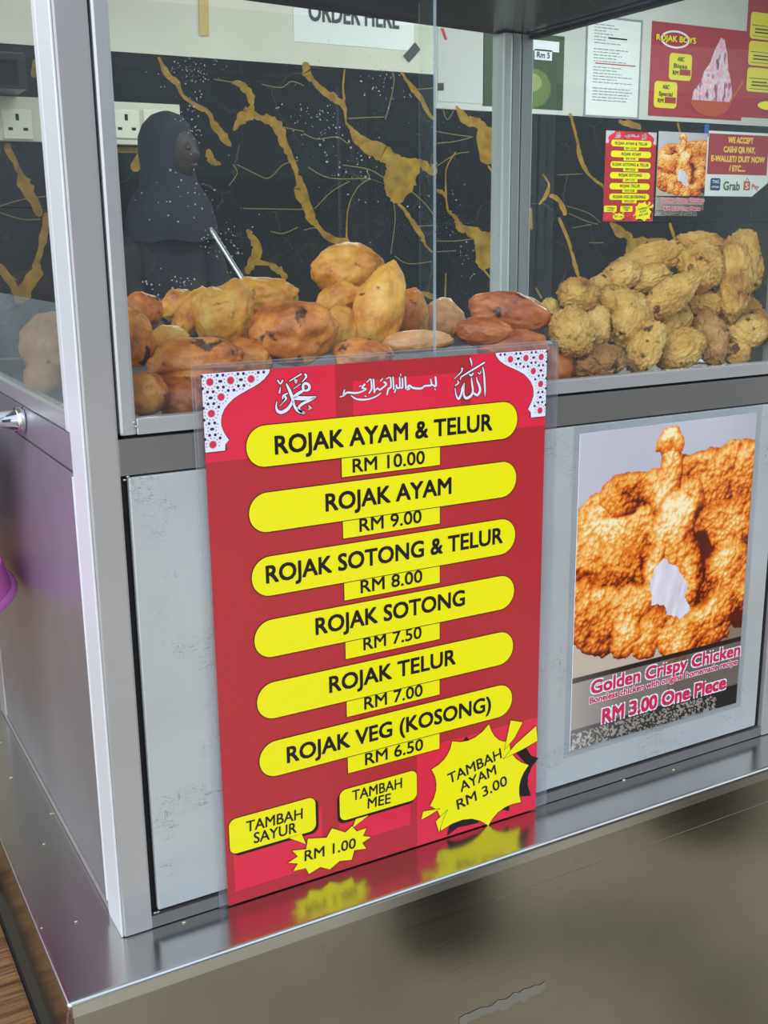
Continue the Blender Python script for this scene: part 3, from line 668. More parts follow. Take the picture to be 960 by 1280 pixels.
    calli((555, 435), 13.71, [[(652, 330, 22), (675, 430, 36), (692, 700, 38), (693, 830, 8)], [(550, 500, 18), (560, 560, 34), (600, 660, 46), (606, 740, 50), (560, 805, 48), (495, 770, 36)],
        [(460, 510, 20), (470, 600, 38), (486, 740, 42), (440, 828, 50), (365, 855, 50), (328, 780, 34), (340, 600, 16)], [(335, 605, 14), (305, 690, 42), (285, 790, 42), (240, 870, 44), (198, 800, 28), (182, 690, 16)],
        [(185, 640, 22), (240, 598, 28), (222, 560, 20)], [(272, 535, 26), (285, 495, 22), (370, 440, 30), (680, 250, 32)], [(440, 180, 34), (462, 250, 30), (465, 310, 12)], [(165, 525, 12), (290, 405, 24), (300, 350, 36)],
        [(428, 450, 26), (458, 470, 30), (488, 432, 26)], [(578, 420, 18), (600, 442, 22), (628, 398, 18)]], 1.0)
    calli((410, 455), 6.62, [[(885, 110, 14), (889, 180, 14), (862, 172, 10)], [(845, 125, 9), (852, 172, 12), (825, 178, 12), (795, 182, 12), (765, 202, 13), (700, 197, 14), (672, 178, 14), (655, 188, 14), (672, 206, 9), (650, 210, 9)],
        [(635, 108, 12), (640, 200, 12)], [(610, 118, 10), (613, 190, 12), (598, 196, 9)], [(588, 112, 10), (590, 190, 12), (566, 196, 12), (562, 175, 12)], [(556, 210, 9), (546, 232, 10)], [(534, 110, 11), (540, 205, 12)],
        [(514, 115, 11), (517, 188, 12), (496, 205, 12), (484, 252, 10)], [(430, 140, 7), (448, 120, 7)], [(478, 122, 7), (505, 108, 7)], [(462, 150, 14), (478, 168, 12), (445, 198, 11), (425, 212, 12), (404, 200, 10), (392, 215, 9)],
        [(372, 128, 12), (380, 232, 12)], [(352, 130, 11), (357, 200, 12), (336, 240, 9)], [(318, 150, 7), (345, 122, 7)], [(300, 168, 12), (278, 196, 12), (312, 208, 9), (240, 238, 12), (155, 236, 13), (124, 258, 11), (132, 216, 9)], [(128, 262, 8), (98, 270, 8)],
        [(190, 262, 7), (235, 290, 11), (320, 292, 11), (392, 268, 9), (432, 240, 7)], [(255, 185, 6), (270, 178, 6)], [(596, 82, 6), (598, 98, 6)], [(880, 206, 7), (886, 212, 6)], [(300, 262, 6), (312, 268, 6)]], 1.3)
    # speech bubbles and bursts
    z1, z2 = px(294.4, 1024)[1], px(296.7, 1065.6)[1]; xa, xb = px(286, 1042.7)[0], px(394, 1015)[0]
    def bubble(xa, xb, za_, zb_, sh, tail, lines):
        o = Flat(); o.rrect(xa, zb_, xb, za_, .006, y(4)); o.poly(tail, y(4)); o = o.build('speech_bubble', YEL, root)
        k = Flat(); k.rrect(xa, zb_, xb, za_, .006, y(3), g=.0005)
        k.rrect(xa + sh, zb_ - .0022, xb + sh, za_ - .002, .006, y(2.5), g=.0003)
        c = Vector((sum(p[0] for p in tail) / 3, sum(p[1] for p in tail) / 3)); k.poly([(c.x + (p[0] - c.x) * 1.2, c.y + (p[1] - c.y) * 1.15) for p in tail], y(3)); k.build('bubble_outline', INKM, o)
        F = Flat()
        for b, A, B in lines: text(F, b, A, B, .0090, .02, y(5))
        F.build('lettering', INKM, o)
    q3 = cropq((260, 850), 2.182)
    bubble(xa, xb, z1 + .001, z2, .0022, [q3((215, 428)), q3((254, 418)), q3((266, 446))], [("TAMBAH", q3((103, 413)), q3((256, 376))), ("SAYUR", q3((124, 444)), q3((240, 414)))])
    xa2, xb2 = q3((358, 340))[0], q3((568, 270))[0]; z3, z4 = q3((375, 300))[1], q3((380, 379))[1]
    bubble(xa2, xb2, z3 + .001, z4, -.0018, [q3((402, 378)), q3((436, 368)), q3((392, 403))], [("TAMBAH", q3((392, 328)), q3((527, 292))), ("MEE", q3((434, 349)), q3((496, 334)))])
    q4 = cropq((280, 950), 3.84)
    B1 = [q4(p) for p in [(305, 490), (352, 460), (325, 432), (392, 425), (400, 375), (490, 370), (515, 325), (580, 345), (612, 315), (634, 340), (680, 324), (665, 362), (702, 367), (660, 395), (680, 422), (622, 430), (610, 476), (552, 482), (505, 522), (460, 510), (405, 544), (390, 516), (330, 530), (352, 494)]]
    def burst(P, name, lv, lines, extra=(), black=()):
        o = Flat(); o.poly(P, y(lv)); [o.poly(e, y(lv + .5)) for e in extra]; o = o.build('starburst', YEL, root)
        F = Flat()
        for Q in [P] + list(extra): F.stroke([p + (.0007,) for p in Q + [Q[0]]][0:1] + [p + (.0007,) for p in Q[1:]] + [Q[0] + (.0007,)], 0, y(lv - .5)) if False else None
        for Q in [P] + list(extra):
            for a, b in zip(Q, Q[1:] + Q[:1]): F.stroke([a + (.0009,), b + (.0009,)], 0, y(lv - .4 if Q is P else lv + .3))
        for Q in black: F.poly(Q, y(lv - .8))
        F.build('burst_outline', INKM, o)
        F = Flat()
        for b, A, B, cap in lines: text(F, b, A, B, cap, .02, y(lv + 1))
        F.build('lettering', INKM, o)
    burst(B1, 'b', 6, [("RM 1.00", q4((384, 482)), q4((628, 418)), .0092)])
    q5 = cropq((520, 880), 5.647)
    def arc(P, sag):
        out = []; c = Vector((sum(p[0] for p in P) / len(P), sum(p[1] for p in P) / len(P)))
        for a, b in zip(P, P[1:] + P[:1]):
            a, b = Vector(a), Vector(b); m_ = (a + b) / 2; d = (c - m_).normalized() * (b - a).length * sag
            for t in (0, .2, .4, .6, .8): out.append(tuple(a + (b - a) * t + d * 4 * t * (1 - t)))
        return out
    B2 = arc([q5(p) for p in [(510, 140), (655, 262), (790, 428), (735, 688), (505, 854), (170, 890), (95, 715), (105, 458), (250, 260)]], .17)
    blk = [[q5(p) for p in [(350, 225), (388, 270), (320, 275)]], [q5(p) for p in [(740, 300), (775, 310), (808, 362), (860, 378), (812, 440), (785, 510), (783, 570), (807, 644), (730, 650), (700, 590), (720, 500), (780, 428), (700, 340)]],
           [q5(p) for p in [(660, 685), (650, 752), (605, 742), (545, 770), (600, 700)]], [q5(p) for p in [(235, 840), (213, 928), (290, 868), (440, 835), (420, 800), (330, 800)]]]
    ext = [[q5(p) for p in [(663, 113), (747, 125), (690, 235), (620, 318)]], [q5(p) for p in [(842, 152), (852, 255), (740, 320), (612, 382), (700, 280)]], [q5(p) for p in [(45, 755), (162, 735), (95, 778), (33, 813)]], [q5(p) for p in [(216, 745), (185, 810), (158, 900), (135, 825)]]]
    burst(B2, 'c', 6, [("TAMBAH", q5((228, 560)), q5((600, 375)), .0098), ("AYAM", q5((312, 618)), q5((562, 490)), .0098), ("RM 3.00", q5((290, 742)), q5((640, 565)), .0098)], ext, blk)
root = thing('menu_poster', 'large red laminated menu with yellow price banners leaning on the cabinet front', 'poster', (MX, MY, 0))
# the pieces of the print are children of the poster
_n0 = set(bpy.data.objects); build_menu(root)

# ---------------------------------------------------------------- the fried chicken poster: a printed photograph computed as a picture
def worley(x, y, sc, seed):
    X, Y = x * sc, y * sc; xi, yi = np.floor(X).astype(int), np.floor(Y).astype(int); d1 = np.full(X.shape, 9.); 
    for dx in (-1, 0, 1):
        for dy in (-1, 0, 1):
            cx, cy = xi + dx, yi + dy
            h1 = np.modf(np.abs(np.sin(cx * 127.1 + cy * 311.7 + seed) * 43758.5453))[0]; h2 = np.modf(np.abs(np.sin(cx * 269.5 + cy * 183.3 + seed * 1.7) * 43758.5453))[0]
            d = (cx + h1 - X) ** 2 + (cy + h2 - Y) ** 2; d1 = np.minimum(d1, d)
    return np.sqrt(d1)
def vnoise(x, y, sc, seed, octv=4):
    o = np.zeros_like(x); a = 1; t = 0
    for k in range(octv):
        X, Y = x * sc, y * sc; xi, yi = np.floor(X), np.floor(Y); fx, fy = X - xi, Y - yi; fx = fx * fx * (3 - 2 * fx); fy = fy * fy * (3 - 2 * fy)
        h = lambda i, j: np.modf(np.abs(np.sin(i * 127.1 + j * 311.7 + seed + k * 17.3) * 43758.5453))[0]
        o += a * (h(xi, yi) * (1 - fx) * (1 - fy) + h(xi + 1, yi) * fx * (1 - fy) + h(xi, yi + 1) * (1 - fx) * fy + h(xi + 1, yi + 1) * fx * fy); t += a; a *= .5; sc *= 2.03
    return o / t
CX0, CZ1, CW, CH = .4215, .3440, .213, .2965
def chicken_mesh():
    NX, NY = 250, 350
    u = np.linspace(0, 1, NX); v = np.linspace(0, 1, NY); U, V = np.meshgrid(u, v); X = U; Y = V * CH / CW
    wx = X + (vnoise(X, Y, 8, 3.1, 5) - .5) * .13; wy = Y + (vnoise(X, Y, 8, 8.2, 5) - .5) * .13
    def uv(x, y, kind=8):
        a = (720 + x / 4.174, 530 + y / 4.174) if kind == 8 else (680 + x / 2.667, 480 + y / 2.667)
        h_ = at(a[0], a[1], 1, 0); return (h_.x - CX0) / CW, (CZ1 - h_.z) / CW
    # lumps: x, y, rx, ry (view px), rotation, height, tone (-1 dark .. 1 light)
    L8 = [(150, 560, 130, 130, 0, .1, .35), (60, 690, 120, 110, 0, .12, .25), (300, 560, 130, 100, 0, .14, .35), (700, 240, 160, 110, 0, .1, .05), (870, 280, 120, 140, 0, .08, -.1), (900, 190, 90, 60, 0, .1, .3),
          (480, 240, 60, 130, 0, .16, .25), (475, 95, 72, 62, 0, .2, .5), (270, 375, 120, 85, -.2, .16, .0), (380, 330, 60, 70, 0, .18, .4), (430, 380, 80, 80, 0, .2, .6), (700, 350, 110, 70, .2, .14, -.1),
          (800, 510, 140, 105, .3, .22, .25), (700, 500, 60, 70, 0, .18, .1), (260, 750, 130, 105, 0, .24, -.15), (180, 690, 80, 70, 0, .2, .2), (780, 730, 130, 110, .2, .26, .15), (860, 840, 110, 120, 0, .24, .0), (660, 850, 110, 70, 0, .1, -.5),
          (530, 440, 75, 90, 0, .26, .75), (500, 560, 115, 130, 0, .3, .65), (550, 660, 80, 110, 0, .34, .5), (590, 800, 50, 120, 0, .34, .35), (400, 760, 45, 110, .3, .33, .5), (600, 370, 70, 60, 0, .22, .2)]
    L4 = [(190, 790, 95, 80, 0, .3, .15), (280, 750, 95, 60, -.4, .32, .2), (150, 730, 70, 50, 0, .28, .3), (280, 840, 45, 60, 0, .38, .45), (345, 850, 45, 65, .3, .36, .3), (440, 840, 70, 60, 0, .36, .4), (530, 780, 95, 70, -.4, .38, .45), (380, 790, 50, 40, 0, .34, .1), (560, 830, 60, 45, 0, .33, .3)]
    H = np.full(X.shape, -1.); BP = [uv(*a) for a in [(-10, 640), (60, 560), (160, 480), (170, 400), (230, 320), (400, 270), (440, 200), (540, 150), (640, 150), (960, 150), (960, 1010), (500, 1080), (-10, 1100)]]
    Tn = np.zeros_like(X); E = np.zeros_like(X)
    ins = np.zeros(X.shape, bool)
    for i in range(len(BP)):
        a, b = BP[i], BP[i - 1]; cnd = (a[1] > wy) != (b[1] > wy); xx = (b[0] - a[0]) * (wy - a[1]) / ((b[1] - a[1]) or 1e-9) + a[0]; ins ^= cnd & (wx < xx)
    H = np.where(ins, 0., H); Tn = np.where(ins, -.6, Tn)
    for lst, kd, sc in ((L8, 8, 4.174), (L4, 4, 2.667)):
        for (x, y, rx, ry, ro, hh, tn) in lst:
            cx, cy = uv(x, y, kd); k = 1 / sc / 225
            rx, ry = rx * k * 1.22, ry * k * 1.08
            dx, dy = wx - cx, wy - cy; a, b = dx * math.cos(ro) + dy * math.sin(ro), -dx * math.sin(ro) + dy * math.cos(ro)
            r2 = (a / rx) ** 2 + (b / ry) ** 2; z = hh + .16 * np.sqrt(np.clip(1 - r2, 0, 1)); ins = r2 < 1
            up = ins & (z > H); H = np.where(up, z, H); Tn = np.where(up, tn, Tn); E = np.where(up, np.sqrt(np.clip(1 - r2, 0, 1)), E)
    body = H > -.5
    crumbs = .022 * (1 - worley(X * .5 + wx * .5, Y * .5 + wy * .5, 24, 1.3)) + .016 * (1 - worley(X, Y, 46, 5.3)) + .004 * (1 - worley(X, Y, 85, 2.3))
    Hc = np.where(body, H + crumbs * 1.5 + .05 * vnoise(wx, wy, 7, 12.1, 2), 0)
    gy, gx = np.gradient(Hc, Y[1, 0] - Y[0, 0], X[0, 1] - X[0, 0])
    sh = (gx * .5 + gy * .85 + .75) / np.sqrt(gx ** 2 + gy ** 2 + 1)
    val = np.clip(-.06 + .26 * sh + .44 * E ** .7 + .26 * Tn + 13 * (crumbs - .020) + .50 * (vnoise(X, Y, 7, 4.4) - .5), 0, 1)
    for (bx_, by_, brx, bry, am) in ((270, 385, 80, 40, -.22), (645, 575, 60, 60, -.5), (740, 640, 90, 26, -.35), (640, 740, 36, 60, -.4), (385, 400, 30, 40, -.25), (250, 830, 110, 36, -.28), (450, 975, 60, 40, -.35), (860, 960, 90, 60, -.45),
        (600, 235, 50, 50, -.3), (720, 440, 110, 36, -.22), (660, 890, 80, 50, -.4), (40, 790, 60, 30, -.25), (860, 400, 60, 50, -.2), (335, 700, 40, 60, -.18), (700, 330, 60, 40, -.2),
        (520, 430, 70, 70, .26), (440, 390, 50, 30, .22), (110, 560, 90, 50, .2), (240, 510, 80, 40, .18), (470, 50, 60, 26, .3), (680, 150, 100, 26, .25), (420, 560, 60, 60, .14), (800, 450, 90, 40, .2), (770, 650, 90, 40, .2), (130, 900, 90, 40, .2), (670, 960, 90, 30, .25), (560, 720, 30, 110, .1)):
        cx, cy = uv(bx_, by_); k = 1 / 4.174 / 225
        val = np.clip(val + am * np.exp(-((wx - cx) / (brx * k)) ** 2 - ((wy - cy) / (bry * k * .85)) ** 2), 0, 1)
    stops = np.array([0, .16, .32, .5, .68, .85, 1]); cols = np.array([(84, 24, 6), (150, 52, 8), (208, 90, 16), (238, 132, 34), (248, 170, 74), (253, 206, 128), (254, 236, 190)])
    C = np.stack([np.interp(val, stops, cols[:, k]) for k in range(3)], -1)
    # background of the print: lilac-grey backdrop, white plate, table
    bgc = np.array((186, 182, 192)) + (vnoise(X, Y, 3, 9.9)[..., None] - .5) * 18; bgc = bgc + (1 - U)[..., None] * 14
    pl = ((X - .0) / .24) ** 2 + ((Y - .64) / .20) ** 2 < 1; bgc = np.where(pl[..., None], np.array((232, 238, 246)), bgc)
    low = V > .62; bgc = np.where(low[..., None], np.array((196, 178, 160)) - (U[..., None] > .55) * np.array((60, 62, 66)), bgc)
    C = np.where(body[..., None], C, bgc)
    # torn white meat
    PM = [uv(*p) for p in [(425, 715), (470, 700), (520, 760), (560, 790), (562, 860), (568, 960), (540, 990), (510, 1022), (475, 1010), (455, 950), (420, 945), (395, 945), (370, 880), (385, 800)]]
    ins = np.zeros(X.shape, bool)
    for i in range(len(PM)):
        a, b = PM[i], PM[i - 1]; cnd = (a[1] > wy) != (b[1] > wy); xx = (b[0] - a[0]) * (wy - a[1]) / ((b[1] - a[1]) or 1e-9) + a[0]; ins ^= cnd & (wx < xx)
    fib = vnoise(X * 3 + Y * .8, Y * .5, 16, 2.2); C = np.where(ins[..., None], np.stack([196 + 50 * fib, 184 + 56 * fib, 196 + 54 * fib], -1), C)
    # caption band (poster v): grey-brown veil, black strip, speckled foot
    vb0 = .742 + .0 * U
    band = V > .757; C = np.where(band[..., None], C * .28 + np.array((98, 88, 84)) * .72, C)
    C = np.where(((V > .757) & (V < .775))[..., None], np.array((40, 30, 28)), C)
    dk = (V > .925) & (V < .985) | ((V > .86) & (V < .93) & (U > .45)); C = np.where((V > .93)[..., None], np.array((34, 28, 28)) + (1 - U)[..., None] * 40, C)
    spk = (V > .945) & (vnoise(X, Y, 120, 6.6, 2) > .52) & (U < .75 + .2 * vnoise(X, Y, 20, 1.1)); C = np.where(spk[..., None], np.array((150, 142, 130)), C)
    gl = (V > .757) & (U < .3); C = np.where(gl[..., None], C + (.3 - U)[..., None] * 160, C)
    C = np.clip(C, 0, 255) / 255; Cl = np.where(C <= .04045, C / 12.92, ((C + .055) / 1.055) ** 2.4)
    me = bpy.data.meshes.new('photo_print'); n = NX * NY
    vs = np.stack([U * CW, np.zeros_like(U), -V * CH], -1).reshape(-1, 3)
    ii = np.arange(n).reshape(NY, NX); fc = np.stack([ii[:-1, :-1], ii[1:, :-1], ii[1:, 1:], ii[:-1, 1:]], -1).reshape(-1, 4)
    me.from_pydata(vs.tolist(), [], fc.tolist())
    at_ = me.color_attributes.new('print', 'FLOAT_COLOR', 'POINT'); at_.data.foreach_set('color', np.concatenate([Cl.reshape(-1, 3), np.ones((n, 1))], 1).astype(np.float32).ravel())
    return me
PRINTM = mat('photo_print', (200, 120, 60), .22); an = nd(PRINTM, 'ShaderNodeVertexColor', layer_name='print'); lk(PRINTM, an.outputs[0], PRINTM.node_tree.nodes['Principled BSDF'].inputs['Base Color'])
FRAME_TAPE = glass('clear_tape', veil=.10)
def build_chicken(root, full=True):
    if full: box('laminate', (-.006, .0003, -CH - .006), (CW + .008, .0007, .007), LAMI_T, root)
    box('printed_sheet', (0, -.0006, -CH), (CW, .0002, 0), PWHITE, root)
    o = obj('photo_print', CHM, PRINTM, root); o.location = (0, -.0006 - INK, 0)
    q = lambda u, v: (at(u, v, 1, 0).x - CX0, at(u, v, 1, 0).z - CZ1)
    for b, A, B, cap, bo, hal in (("Golden Crispy Chicken", (738, 864), (923, 820.5), .0122, .05, .0011), ("Boneless chicken with original homemade recipe", (736, 878.5), (920, 830), .0058, .05, .0006), ("RM 3.00 One Piece", (752, 901), (905, 861), .0132, .06, .0012)):
        A, B = q(*A), q(*B); z_ = (A[1] + B[1]) / 2; A = (A[0], z_); B = (B[0], z_)
        F = Flat(); text(F, b, A, B, cap, bo, -.0006 - 3 * INK); o = F.build('caption_lettering', PINKRED2, root)
        F = Flat(); text(F, b, A, B, cap, bo + hal / cap, -.0006 - 2 * INK); F.build('caption_outline', PWHITE, o)
PINKRED2 = mat('print_rose', (206, 40, 82), .25)
LAMI_T = glass('clear_laminate_on_steel', (.95, .95, .95), 1.5, veil=.06, rough=.05)
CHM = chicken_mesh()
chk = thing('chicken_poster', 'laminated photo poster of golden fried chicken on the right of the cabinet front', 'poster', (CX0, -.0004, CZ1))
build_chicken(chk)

# ---------------------------------------------------------------- fried snacks, one object each
_ico = {}
def ico(n):
    if n not in _ico:
        bm = bmesh.new(); bmesh.ops.create_icosphere(bm, subdivisions=n, radius=1.0)
        _ico[n] = (np.array([v.co[:] for v in bm.verts]), [tuple(v.index for v in f.verts) for f in bm.faces]); bm.free()
    return _ico[n]
def snoise(P, s, off):
    return np.array([noise.noise(Vector((p[0] * s + off, p[1] * s - off * .7, p[2] * s + off * .3))) for p in P])
AX = [Vector(RM[0]), Vector(-RM[1]), Vector(-RM[2])]
def fritter(name, label, group, u, v, w, h, tilt, Y, kind, shape='round', seed=0, dep=.8):
    c = at(u, v, 1, Y); d = (RM @ (np.array(c) - CP))[2]; k = d / FPX
    a, b = w * k / 2, h * k / 2; dz = min(a, b) * dep * 1.05
    V, Fc = ico(5 if max(w, h) > 60 or name == 'knobbly_nugget' else 4)
    V = V.copy(); off = seed * 3.17 + 1.3
    nug = name == 'knobbly_nugget'
    n1 = snoise(V, 1.3, off); n2 = snoise(V, 2.9, off + 5)
    r = 1 + .16 * n1 + .08 * n2
    if nug:
        n3 = snoise(V, 5.5, off + 9); n4 = snoise(V, 11., off + 2)
        n5 = snoise(V, 22., off + 12)
        r += .13 * np.abs(n3) + .11 * n4 + .05 * n5 - .05
        r -= .16 * np.exp(-((snoise(V, 2.2, off + 40)) / .045) ** 2) * (snoise(V, 1.7, off + 3) > .08)   # folds and cracks
    else:
        r += .035 * snoise(V, 5, off + 9) + .014 * snoise(V, 13, off + 21)
        r -= .05 * np.exp(-((n2) / .05) ** 2) * (n1 > .1)
    V = V * r[:, None]
    if shape == 'wedge': V[:, 0] *= (1 - .20 * V[:, 1]); V[:, 1] *= 1.05
    if shape == 'bean': V[:, 1] += .28 * (V[:, 0] ** 2) - .14
    if shape == 'capsule':
        V[:, 1] = np.sign(V[:, 1]) * np.abs(V[:, 1]) ** .86; V[:, 0] *= 1.0
    if shape == 'clam':   # flattened, with a split lip along the lower side
        s_ = np.exp(-((V[:, 1] + .38 + .1 * V[:, 0] ** 2) / .075) ** 2) * (V[:, 2] > 0); V[:, 2] -= .25 * s_; V[:, 1] += .06 * s_
    if shape == 'heart': V[:, 1] -= .20 * np.exp(-(V[:, 0] / .3) ** 2) * (V[:, 1] > .2); V[:, 0] *= (1 + .12 * V[:, 1])
    if shape == 'leaf': V[:, 1] *= (1 - .55 * np.clip(V[:, 0], 0, 1)); V[:, 0] *= 1.05
    V *= np.array([a, b, dz])
    me = bpy.data.meshes.new(name); me.from_pydata(V.tolist(), [], Fc); me.polygons.foreach_set('use_smooth', [True] * len(me.polygons)); me.update()
    o = obj(name, me, FRY[kind]); t = math.radians(tilt)
    X = AX[0] * math.cos(t) + AX[1] * math.sin(t); Yv = -AX[0] * math.sin(t) + AX[1] * math.cos(t)
    Mx = Matrix((X, Yv, AX[2])).transposed()
    # slight turn about the long axis so that the lumps do not all face one way
    o.matrix_world = Matrix.Translation(c) @ Mx.to_4x4()
    # settle: never through the tray or the front glass
    Wd = np.array([(o.matrix_world @ v_.co)[:] for v_ in me.vertices])
    dyy = .0125 - Wd[:, 1].min(); dzz = TZ + .0008 - Wd[:, 2].min(); dxr = (WX - .0085) - Wd[:, 0].max(); dxl = .0085 - Wd[:, 0].min()
    mv = Vector((dxl if dxl > 0 else (dxr if dxr < 0 else 0), 0, 0))
    ray = (Vector(c) - Vector(CP)).normalized()
    if dyy > 0:      # slide back along the line of sight
        mv += ray * (dyy / ray.y)
    o.location = o.location + mv
    if dzz + 0 > 0 and Wd[:, 2].min() + mv.z < TZ + .0008: o.location.z += TZ + .0008 - Wd[:, 2].min() - mv.z
    tag(o, label, 'fritter' if not nug else 'nugget', group)
    return o
GA, GK = 'smooth fried dough balls in the cabinet', 'knobbly fried nuggets heaped at the right of the cabinet'
D = 'fried_dough_ball'
for i, a in enumerate([
 ('reddish brown round dough ball, highest one against the steel stile at the left', 178, 387, 50, 46, -25, .135, 'amber', 'round'),
 ('tall yellow-brown dough ball squeezed against the steel stile at the heap\'s left end', 166, 420, 52, 74, 10, .075, 'amber', 'round'),
 ('small dull gold dough ball half hidden behind the slanting yellow one', 222, 382, 46, 40, 20, .165, 'gold', 'round'),
 ('slanting yellow elongated dough ball left of the big creased one', 243, 390, 74, 40, 52, .13, 'gold', 'round'),
 ('big creased golden dough ball with a notched top, left of the reddish round one', 281, 392, 78, 84, 8, .10, 'gold', 'heart'),
 ('crinkled golden dough ball lying behind the big creased one', 330, 368, 82, 46, -4, .165, 'gold', 'bean'),
 ('small pale elongated dough ball above the flattened split one', 206, 425, 60, 34, 18, .085, 'gold', 'round'),
 ('flattened split dough ball with a dark brown seam, low at the left', 245, 455, 124, 66, 3, .05, 'amber', 'clam'),
 ('shaded brown dough ball lowest in the left corner by the sill', 182, 493, 54, 56, 0, .045, 'amber', 'round'),
 ('large smooth reddish brown dough ball with dark scorch spots just above the menu', 366, 416, 108, 84, 0, .055, 'amber', 'round'),
 ('round golden dough ball topmost of the whole left heap', 434, 338, 92, 64, 4, .15, 'gold', 'round'),
 ('tall upright golden dough ball leaning beside the topmost one', 474, 384, 62, 112, -18, .085, 'gold', 'wedge'),
 ('pale golden dough ball in shade under the topmost one', 424, 377, 64, 44, 24, .125, 'gold', 'round'),
 ('small dough ball between the large reddish one and the upright one', 427, 409, 40, 56, 6, .09, 'gold', 'round'),
 ('dark golden dough ball just right of the tall upright one', 510, 396, 52, 72, -10, .125, 'amber', 'round'),
 ('pale pinkish wedge of dough seen through the overlapping panes', 552, 402, 56, 56, -35, .135, 'pale', 'round'),
 ('glossy reddish dough ball lying lengthwise left of the knobbly nuggets', 637, 390, 108, 50, -10, .075, 'red', 'round'),
 ('brown dough ball tucked under the glossy reddish lengthwise one', 604, 415, 76, 36, -4, .05, 'red', 'round'),
 ('low flat strip of pale dough above the menu\'s middle', 520, 428, 96, 30, 4, .06, 'pale', 'round'),
 ('brown dough ball seen through the laminate at the menu\'s top right corner', 697, 460, 46, 56, 0, .045, 'red', 'round'),
 ('dull dough ball behind the clear laminate rim, right of the split one', 308, 452, 66, 56, 0, .06, 'amber', 'round'),
 ('dough ball behind the clear laminate rim below the upright one', 452, 446, 74, 46, 0, .035, 'amber', 'round'),
 ('dough ball behind the clear laminate rim under the brown tucked one', 640, 436, 88, 46, 5, .04, 'red', 'round'),
 ('lowest left dough ball dim behind the menu\'s lattice corner', 226, 503, 60, 48, 0, .045, 'red', 'round'),
 ('big pale dough ball seen through the hazy left side pane', 40, 436, 84, 84, 14, .235, 'pale', 'round'),
 ('smaller pale dough ball in front, seen through the left side pane by the post', 48, 474, 50, 54, 0, .22, 'pale', 'round'),
 ]):
    l, u, v, w, h, ti, Y, kd, shp = a
    fritter(D, l, GA, u, v, w, h, ti, Y, kd, shp, seed=i)
N = 'knobbly_nugget'
for i, a in enumerate([
 ('stubby tan nugget topmost at the left end of the nugget heap', 724, 368, 50, 44, -8, .06, 'nug', 'round'),
 ('big rough nugget below the stubby one, beside the menu\'s top corner', 714, 414, 52, 62, 20, .035, 'nug', 'round'),
 ('dark pitted nugget just left of the large upright one', 744, 410, 38, 58, -6, .05, 'nug', 'round'),
 ('small round nugget behind the stubby one at the heap\'s left', 752, 358, 34, 30, 0, .075, 'nug', 'round'),
 ('large upright nugget with a dark scar, front of the heap\'s left half', 785, 399, 54, 80, 8, .048, 'nug', 'capsule'),
 ('small nugget nestled left of the large upright one\'s top', 761, 377, 30, 32, 0, .055, 'nug', 'round'),
 ('tan nugget on the rising slope above the large upright one', 777, 346, 50, 40, 20, .07, 'nug', 'round'),
 ('long slanting nugget on the upper left slope of the heap', 814, 325, 82, 40, 16, .082, 'nug', 'capsule'),
 ('smooth-sided nugget behind the leaf-shaped pointed one', 806, 350, 64, 38, 10, .066, 'nug', 'round'),
 ('leaf-shaped pointed nugget slanting up in the middle of the heap', 841, 367, 82, 44, 38, .035, 'nug', 'leaf'),
 ('broad nugget topmost in the middle of the heap', 872, 308, 66, 34, -4, .075, 'nug', 'round'),
 ('large chunky nugget just below the topmost broad one', 875, 334, 54, 62, 10, .05, 'nug', 'round'),
 ('tall upright oval nugget standing near the heap\'s right end', 918, 349, 40, 100, -2, .035, 'nug', 'capsule'),
 ('tall nugget behind the upright oval one, cut by the right picture edge', 947, 331, 42, 86, 0, .062, 'nug', 'capsule'),
 ('shaded nugget in the hollow under the large chunky one', 882, 378, 50, 36, -6, .05, 'nug', 'round'),
 ('small nugget under the leaf-shaped pointed one', 846, 402, 40, 44, -10, .056, 'nug', 'round'),
 ('slanting oval nugget low in front, right of the large upright one', 808, 434, 40, 70, -28, .024, 'nug', 'capsule'),
 ('plump oval nugget leaning right, low in the middle of the front row', 850, 437, 46, 66, -58, .026, 'nug', 'capsule'),
 ('reddish nugget with a dark split standing in the front row', 889, 424, 40, 68, 14, .028, 'nugr', 'round'),
 ('wide brown-ridged nugget lying on the sill, left end of the front row', 744, 452, 76, 42, 4, .024, 'nugr', 'round'),
 ('folded nugget lying at the right end above the sill', 933, 413, 54, 40, 10, .03, 'nug', 'bean'),
 ('small round nugget low in the front row beside the reddish split one', 920, 442, 34, 30, 0, .028, 'nug', 'round'),
 ('small dark nugget peeping out under the tall right-hand ones', 943, 385, 34, 30, 0, .06, 'nug', 'round'),
 ('tiny nugget edge peeping out beside the glossy reddish dough ball', 687, 389, 26, 32, 0, .08, 'nug', 'round'),
 ('nugget deep in the hollow at the right, between upright and folded ones', 906, 398, 40, 34, 0, .055, 'nug', 'round'),
 ('flat nugget cut by the right picture edge near the sill', 962, 408, 34, 44, 0, .04, 'nug', 'round'),
 ('hidden-sided nugget behind the slanting front oval one', 832, 412, 40, 50, 0, .05, 'nug', 'round'),
 ]):
    l, u, v, w, h, ti, Y, kd, shp = a
    fritter(N, l, GK, u, v, w * 1.04, h * 1.04, ti, Y, kd, shp, seed=40 + i, dep=.85)

